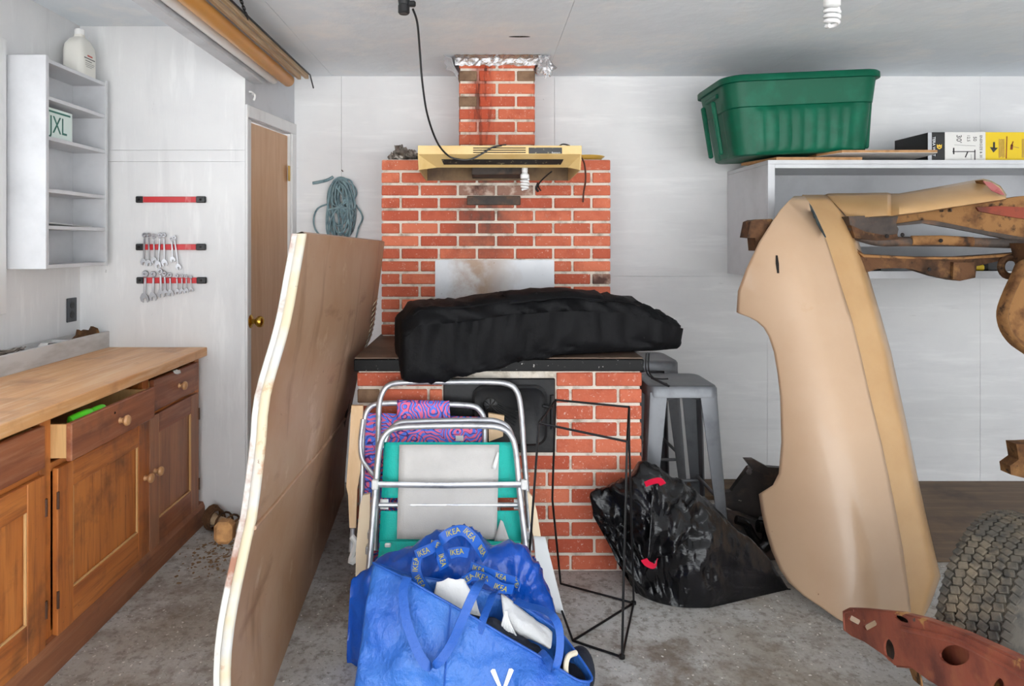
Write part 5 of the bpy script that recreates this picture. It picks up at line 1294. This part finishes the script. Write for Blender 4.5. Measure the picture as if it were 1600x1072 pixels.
text('size_print', "30'", .036, 'ink_dark', pb, bx_(1498, 217), DW); text('spec_print', '12.5', .020, 'ink_dark', pb, bx_(1513, 216), DW); text('spec_print', '50', .024, 'ink_dark', pb, bx_(1523, 217), DW)
text('name_print', 'ENERGIZE & 30', .017, 'ink_dark', pb, bx_(1532.5, 229), DW)
dg = MB()
def seg(a, b, w): 
    p, q = Vector(bx_(*a)), Vector(bx_(*b)); d = (q-p).normalized(); n__ = Vector((d.z, 0, -d.x))*w/2; dg.prism([p+n__, q+n__, q-n__, p-n__], (0, -.0005, 0))
seg((1488, 237), (1524, 237), .004); seg((1490, 231), (1490, 241), .007); seg((1523, 234), (1523, 250), .005); seg((1512, 237), (1508, 246), .006); seg((1517, 241), (1517, 251), .001); seg((1491, 226.5), (1524, 228), .0012)
stuff(dg.build('diagram', 'ink_dark', pb, smooth=0))
dg = MB(); seg((1553, 222), (1553, 232), .010); dg.prism([Vector(bx_(*q)) for q in ((1546.5, 230), (1559, 231), (1552, 238.5))], (0, -.0005, 0)); stuff(dg.build('arrow_print', 'ink_dark', pb, smooth=0))
dg = MB()
for k in range(5): seg((1561+1.9*k, 217+.5*(k % 2)), (1561+1.9*k, 247-1.2*(k % 3)), .0028)
for k in range(5): seg((1597+2*k, 217), (1597+2*k, 246), .0028)
seg((1580, 229), (1592, 231), .003); stuff(dg.build('text_lines', 'hardboard', pb, smooth=0))
dg = MB(); seg((1573, 213), (1572, 248), .005); seg((1581, 226), (1580, 234), .012); seg((1583, 221), (1580, 228), .005); stuff(dg.build('red_print', 'rust_orange', pb, smooth=0))

# ================================================================ tan fender with rusty inner frame
cf = thing('car_fender', 'large tan car fender standing on end with a rusty inner frame behind', 'car part', (1.45, 2.75, 0))
fa, fbb = 2.40, .35
FR = [(308, 1240, 1256), (316, 1231, 1262), (330, 1218, 1271), (345, 1208, 1278), (380, 1186, 1291), (420, 1167, 1304), (455, 1154, 1315), (488, 1152, 1325.5), (491, 1158, 1326.5), (496, 1172, 1328), (502, 1183, 1330), (512, 1194, 1332.5), (526, 1202, 1336), (550, 1210, 1342), (585, 1216, 1350), (620, 1220, 1358), (690, 1222, 1375), (740, 1218, 1386), (758, 1209, 1389.5), (768, 1193, 1391.5), (772, 1187, 1392.5), (800, 1191, 1398), (830, 1198, 1403.5), (860, 1207, 1409), (890, 1220, 1413), (910, 1234, 1416), (930, 1256, 1418.5), (950, 1286, 1420.5), (966, 1308, 1421), (976, 1326, 1421), (986, 1345, 1421)]
rows = []
for y, xl, xr in FR:
    row = []
    for k in range(29):
        t = k/28; x = xl+(xr-xl)*t
        dd2 = xr-x; dy = .15*max(0, (dd2-58)/100)**1.6+.040*max(0, (58-dd2)/58)**1.7
        if y < 400: dy += .12*((400-y)/92)**2
        row.append(PL(x, y, fa+dy, fbb))
    rows.append(row)
m_ = MB(); m_.grid(rows); fs_ = m_.build('fender_skin', 'fender_paint', cf, smooth=60); md = fs_.modifiers.new('t', 'SOLIDIFY'); md.thickness = .006; md.offset = 1
rows2 = []
for r in rows:
    rows2.append([r[-1]+Vector((-.002, 0, 0)), r[-1]+Vector((-.001, .012, 0)), r[-1]+Vector((-.006, .05, -.002))])
m_ = MB(); m_.grid(rows2); o_ = m_.build('fender_fold', 'fender_paint', cf, smooth=60); o_.modifiers.new('t', 'SOLIDIFY').thickness = .004
LR = [(306, 1258, 1290), (316, 1263, 1306), (330, 1270, 1322), (345, 1277, 1331), (380, 1290, 1340), (420, 1303, 1352), (490, 1326, 1373), (550, 1342, 1390), (620, 1358, 1405), (690, 1375, 1420), (740, 1386, 1430), (800, 1398, 1443), (860, 1409, 1457), (900, 1414, 1467), (930, 1418, 1456), (958, 1421, 1445), (980, 1421, 1436)]
rows = []
for y, xl, xr in LR:
    row = []
    for k in range(15):
        t = k/14; dy = .05+.03*t+.10*max(0, (t-.75)/.25)**2
        if y < 400: dy += .13*((400-y)/94)**2
        row.append(PL(xl-5+(xr-xl+5)*t, y, fa+dy, fbb))
    rows.append(row)
m_ = MB(); m_.grid(rows); lo_ = m_.build('fender_ledge', 'fender_ledge_paint', cf, smooth=60); md = lo_.modifiers.new('t', 'SOLIDIFY'); md.thickness = .006; md.offset = 1
# header across the top
HDR = [(1290, 305.5, 338), (1294, 304, 338.5), (1310, 303.5, 338.5), (1330, 303.5, 338.5), (1360, 303, 337), (1386, 302.5, 336), (1392, 304, 336), (1405, 304, 334.5), (1440, 298, 330), (1490, 289, 322), (1535, 280.5, 315.5), (1548, 284, 313.5), (1562, 292, 311.5), (1571, 305, 309.5)]
rows = []
for x, yt, yb in HDR:
    row = []; sk = 34*max(0, 1-(x-1290)/96); a = 2.34+.16*max(0, (1400-x)/104)+(.03 if 1386 < x < 1400 else 0)
    for k in range(9):
        t = k/8; row.append(PL(x+sk*t, yt+(yb-yt)*t, a+.14*(1-t)**2+.02, .35))
    row.append(PL(x+sk, yb+1, a+.07, .35)); rows.append(row)
m_ = MB(); m_.grid(rows); h_ = m_.build('header_panel', 'fender_ledge_paint', cf, smooth=40); md = h_.modifiers.new('t', 'SOLIDIFY'); md.thickness = .005; md.offset = 1
def rust(name, pts, Y, th, mm='rust_brown', skew=(0, 0), label=None): return poly(name, pts, Y, th, mm, cf, label=label, skew=skew)
m_ = MB(); m_.prism([PL(x, y, 2.338, .35) for x, y in ((1536, 283), (1549, 285), (1562, 294), (1570, 305), (1563, 304), (1550, 298))], (0, .004, 0)); m_.build('primer_patch', 'primer_pink', cf, smooth=0)
m_ = MB(); cpt = [PL(x, y, fa+.05, fbb) for x, y in ((1212, 399), (1215, 399), (1217, 412), (1217.5, 427), (1214, 427), (1212, 412))]
tf = BVHTree.FromPolygons([tuple(v) for r in [0] for v in fs_.data.vertices and [x.co+Vector(wloc(fs_)) for x in fs_.data.vertices]], [tuple(p.vertices) for p in fs_.data.polygons])
def onf(p):
    o = Vector((0, 0, ZC)); d = (p-o).normalized(); h = tf.ray_cast(o, d); return (h[0]-d*.009) if h[0] else p
m_.prism([onf(p) for p in cpt], (0, -.0008, 0)); m_.build('slot', 'dark_void', cf, smooth=0)
chp = [(1264, 317), (1268, 322), (1271, 329), (1275, 336), (1280, 347), (1286, 360), (1291, 371), (1289, 371), (1284, 362), (1281, 359), (1280, 353), (1276, 350), (1274, 343), (1271, 340), (1270, 334), (1267, 330)]
for k in range(5):
    seg_ = [chp[i] for i in ((0, 1, 14, 15), (1, 2, 3, 12, 13, 14), (3, 4, 11, 12), (4, 5, 9, 10, 11), (5, 6, 7, 8, 9))[k]]
    m_ = MB(); m_.prism([onf(PL(x, y, fa, fbb)) for x, y in seg_], (0, -.0008, 0)); m_.build('paint_chip', 'chip_blue', cf, smooth=0)
rust('rear_header', [(1536, 281), (1572, 287), (1600, 296), (1680, 312), (1680, 345), (1600, 332), (1572, 309), (1560, 292)], 2.96, .05, 'rust_tan', skew=(.25, 0))
rust('mount_flange', [(1173, 346), (1180, 343), (1206, 342), (1214, 352), (1204, 366), (1190, 380), (1182, 392), (1180, 372), (1168, 371)], 2.97, .09, 'rust_brown')
rust('top_bracket', [(1326, 338), (1404, 336), (1400, 350), (1404, 358), (1402, 368), (1380, 372), (1350, 366), (1330, 360)], 2.98, .07, 'rust_dark')
rust('bracket_lip', [(1330, 352), (1352, 362), (1384, 368), (1402, 366), (1404, 374), (1370, 376), (1336, 372)], 2.97, .03, 'rust_brown')
rust('upper_rail', [(1398, 336), (1450, 330), (1490, 322), (1560, 312), (1600, 306), (1690, 316), (1690, 388), (1600, 374), (1580, 373), (1530, 362), (1490, 354), (1462, 348), (1440, 346), (1400, 352)], 3.00, .06, 'rust_tan')
rust('upper_rail_lip', [(1400, 350), (1440, 344), (1462, 345), (1530, 359), (1600, 371), (1690, 386), (1690, 390), (1590, 376), (1490, 357), (1445, 349), (1402, 353)], 2.985, .02, 'rust_dark')
rust('red_gusset', [(1526, 324), (1560, 322), (1600, 324), (1680, 332), (1680, 348), (1600, 342), (1560, 336), (1530, 330)], 2.99, .012, 'rust_orange')
m_ = MB(); m_.tube(smooth_path([P(1332, 366, 3.02), P(1370, 377, 2.99), P(1420, 377.5, 2.985), P(1500, 378, 2.985), P(1560, 380, 2.985), P(1680, 384, 2.985)], 6), .021, 12, flat=.8); m_.build('cross_tube', 'rust_dark', cf)
m_ = MB(); m_.tube([P(1424, 376, 2.977), P(1470, 375.5, 2.977), P(1520, 378, 2.977)], .0215, 12, flat=.6); m_.build('cross_tube_patch', 'rust_tan', cf)
rust('lower_rail', [(1338, 388), (1350, 397), (1430, 401), (1500, 401), (1560, 397), (1600, 394), (1690, 392), (1690, 412), (1600, 408), (1560, 408), (1526, 416), (1524, 434), (1500, 439), (1490, 438), (1462, 432), (1440, 425), (1425, 420), (1400, 419), (1372, 420), (1350, 427), (1340, 420)], 2.98, .05, 'rust_brown')
rust('lower_rail_lip', [(1338, 392), (1350, 398), (1430, 402), (1500, 402), (1560, 398), (1600, 395), (1600, 398), (1560, 402), (1500, 405.5), (1430, 405), (1350, 402)], 2.965, .016, 'rust_tan')
rust('rail_block', [(1490, 410), (1522, 410), (1523, 434), (1500, 439), (1489, 436)], 2.96, .02, 'rust_brown')
for x, y in ((1452, 421), (1410, 367), (1386, 369), (1470, 376)):
    MB().lathe([(.009, 0), (.008, .003)], 10, Matrix.Translation(P(x, y, 2.957)) @ Matrix.Rotation(math.pi/2, 4, 'X')).build('bolt_hole', 'dark_void', cf, smooth=0)
m_ = MB(); cc = P(1579, 417, 2.97); m_.tube([cc+Vector((math.cos(a)*.042, 0, math.sin(a)*.042)) for a in [2*math.pi*k/20 for k in range(20)]], .015, 10, closed=True); m_.build('ring_bracket', 'rust_brown', cf)
m_ = MB(); m_.tube([P(1471, 319, 2.985), P(1471, 330, 2.97)], .008, 8); m_.tube([P(1484, 319, 2.985), P(1484, 330, 2.97)], .008, 8); m_.build('clip', 'steel', cf)
# far side wheel housing, mostly outside the frame
rows = []
outl = [(1605, 408), (1590, 432), (1576, 462), (1568, 488), (1571, 512), (1582, 532), (1600, 548), (1640, 568), (1700, 560), (1740, 500), (1720, 420), (1660, 396)]
for dy, s_ in ((.04, 1.0), (0, 1.0), (-.01, .96), (.0, .90), (.04, .80), (.05, .4)):
    c = P(1655, 485, 2.80); rows.append([c+(P(x, y, 2.80)-c)*s_+Vector((0, dy, 0)) for x, y in outl])
rows = [smooth_path(r, 3, True) for r in rows]
m_ = MB(); m_.grid(rows, closed_u=True, caps=True); m_.build('wheel_housing', 'rust_tan', cf, smooth=45)
rust('housing_arm', [(1600, 380), (1690, 380), (1690, 430), (1640, 440), (1610, 418)], 2.88, .08, 'rust_brown')
rust('lower_arm', [(1588, 694), (1600, 694), (1700, 690), (1700, 560), (1730, 560), (1735, 760), (1600, 747), (1580, 742), (1578, 728), (1592, 718)], 2.92, .06, 'rust_tan')

# ================================================================ tyre
ty = thing('tyre_assembly', 'worn dusty car tyre standing on the floor in front of the tan fender', 'tyre', (1.50, 1.9, 0))
TR = .30; axv = Vector((.5, -.866, 0)).normalized(); TCn = Vector((1.505, 1.905, TR+.002))
TMx = Matrix.Translation(TCn) @ axv.to_track_quat('Z', 'Y').to_matrix().to_4x4()
m_ = MB(); pr = [(.185, -.080), (.20, -.088), (.235, -.098), (.268, -.094), (.284, -.082), (.289, -.06), (.290, 0), (.289, .06), (.284, .082), (.268, .094), (.235, .098), (.20, .088), (.185, .080), (.178, .05), (.178, -.05)]
vs = []; n_ = 56
rows = [[TMx @ Vector((r*math.cos(2*math.pi*k/n_), r*math.sin(2*math.pi*k/n_), z)) for k in range(n_)] for r, z in pr]
m_.grid(rows, closed_u=True, closed_v=True); m_.build('tyre_carcass', 'tyre_rubber', ty, smooth=50)
m_ = MB(); NB = 80
for j, (z, w_) in enumerate(((-.075, .020), (-.050, .0205), (-.025, .0205), (0, .0205), (.025, .0205), (.050, .0205), (.075, .020))):
    for k in range(NB):
        a = 2*math.pi*(k+.5*(j % 2))/NB; lift = -.005 if abs(z) > .06 else 0
        Mb = TMx @ Matrix.Rotation(a, 4, 'Z') @ Matrix.Translation((.2915+lift, 0, z)) @ Matrix.Rotation(.35*(1 if j % 2 else -1), 4, 'X') @ Matrix.Rotation(.0 if abs(z) < .06 else (.25 if z < 0 else -.25), 4, 'Y')
        m_.box((0, 0, 0), (.013, .0205, w_*1.12), .0022, Mb)
stuff(m_.build('tread_blocks', 'tyre_rubber', ty, smooth=0))
m_ = MB(); m_.lathe([(.0, -.03), (.10, -.03), (.16, -.045), (.178, -.06), (.184, -.075), (.190, -.082), (.183, -.07), (.183, .07), (.190, .082), (.180, .075), (.15, .06), (.08, .05), (.0, .05)], 40, TMx, cap=False); m_.build('wheel', 'car_black', ty)

# ================================================================ red oxide bracket in the corner
import bmesh
def bplane(px, py, off=0.0):
    k = (px-VX)/F; s = .1111; Y = (1.21+off-s*2.3)/(k-s); return P(px, py, Y)
ob = thing('frame_bracket', 'rusty red car frame bracket with holes, propped across in front of the tyre', 'car part', (1.17, 1.9, 0))
outer = [(1318, 955), (1326, 951), (1345, 952), (1400, 958), (1440, 968), (1500, 990), (1560, 1018), (1610, 1042), (1660, 1070), (1660, 1180), (1560, 1120), (1500, 1090), (1450, 1060), (1425, 1042), (1400, 1040), (1380, 1022), (1352, 1003), (1332, 994), (1319, 984)]
def ell(cx0, cy0, a, b, rot, n=18):
    return [(cx0+math.cos(t)*a*math.cos(rot)-math.sin(t)*b*math.sin(rot), cy0+math.cos(t)*a*math.sin(rot)+math.sin(t)*b*math.cos(rot)) for t in [2*math.pi*k/n for k in range(n)]]
def rslot(cx0, cy0, a, b, rot): 
    pts = [(-a, -b*.6), (-a*.8, -b), (a*.8, -b), (a, -b*.6), (a, b*.6), (a*.8, b), (-a*.8, b), (-a, b*.6)]
    return [(cx0+x*math.cos(rot)-y*math.sin(rot), cy0+x*math.sin(rot)+y*math.cos(rot)) for x, y in pts]
holes = [rslot(1336, 969, 9.5, 4.5, .5), rslot(1361, 977, 10.5, 5, -.5), ell(1391, 1016, 8, 18, -.18), ell(1410, 967, 12, 4, .45), ell(1493, 1024, 24, 16, .12), ell(1560, 1075, 10, 16, .3)]
def plate(outer, holes, off, th, name, mm, parent):
    bm = bmesh.new(); edges = []
    for loop in [outer]+holes:
        vs_ = [bm.verts.new(bplane(x, y, off)) for x, y in loop]
        for i in range(len(vs_)): edges.append(bm.edges.new((vs_[i], vs_[(i+1) % len(vs_)])))
    bmesh.ops.triangle_fill(bm, use_beauty=True, use_dissolve=False, edges=edges)
    g_ = MB(); bm.verts.ensure_lookup_table(); bm.verts.index_update()
    g_.add([v.co.copy() for v in bm.verts], [tuple(v.index for v in f.verts) for f in bm.faces]); bm.free()
    o = g_.build(name, mm, parent, smooth=0); md = o.modifiers.new('t', 'SOLIDIFY'); md.thickness = th; md.offset = 0; return o
plate(outer, holes, 0, .006, 'front_web', 'oxide_red', ob)
tops = [(1318, 955), (1326, 951), (1345, 952), (1400, 958), (1440, 968), (1500, 990), (1560, 1018), (1610, 1042), (1660, 1070)]
m_ = MB(); m_.grid([[bplane(x, y), bplane(x, y)+Vector((.004, .0, .004)), bplane(x, y)+Vector((.028, 0, .004)), bplane(x, y)+Vector((.034, 0, -.002)), bplane(x, y)+Vector((.034, 0, -.008))] for x, y in tops]); o_ = m_.build('top_flange', 'oxide_red', ob, smooth=30); o_.modifiers.new('t', 'SOLIDIFY').thickness = .004
m_ = MB(); m_.tube(smooth_path([bplane(x, y+d)+Vector((-.002, 0, 0)) for x, y, d in ((1412, 982, 0), (1450, 990, 0), (1500, 1004, 0), (1560, 1034, 0), (1620, 1066, 0))], 5), .008, 8); m_.build('stiffening_rib', 'oxide_red', ob)
m_ = MB(); m_.tube(smooth_path([bplane(x, y)+Vector((-.002, 0, 0)) for x, y in ((1322, 986), (1320, 960), (1328, 955), (1336, 953.5))], 5), .004, 8); m_.build('end_lip', 'oxide_red', ob)
bots = [(1400, 1040), (1425, 1042), (1450, 1060), (1500, 1090), (1560, 1120), (1660, 1180)]
m_ = MB(); m_.grid([[bplane(x, y), bplane(x, y)+Vector((.02, 0, 0)), bplane(x, y)+Vector((.034, 0, .0))] for x, y in bots]); o_ = m_.build('bottom_flange', 'oxide_red', ob, smooth=30); o_.modifiers.new('t', 'SOLIDIFY').thickness = .004
bk_ = [(1440, 972), (1500, 992), (1560, 1020), (1610, 1044), (1660, 1072), (1660, 1175), (1560, 1115), (1500, 1086), (1450, 1056), (1432, 1040)]
plate(bk_, [], .034, .004, 'rear_web', 'oxide_red', ob)
plate([(1382, 980), (1404, 985), (1406, 1036), (1384, 1024)], [], .03, .004, 'rear_tab', 'rust_dark', ob)
plate([(1398, 961), (1424, 965), (1424, 976), (1398, 972)], [], .03, .004, 'rear_tab', 'rust_dark', ob)
plate([(1420, 1040), (1436, 1046), (1442, 1074), (1428, 1062)], [], .018, .004, 'tan_tab', 'rust_tan', ob)
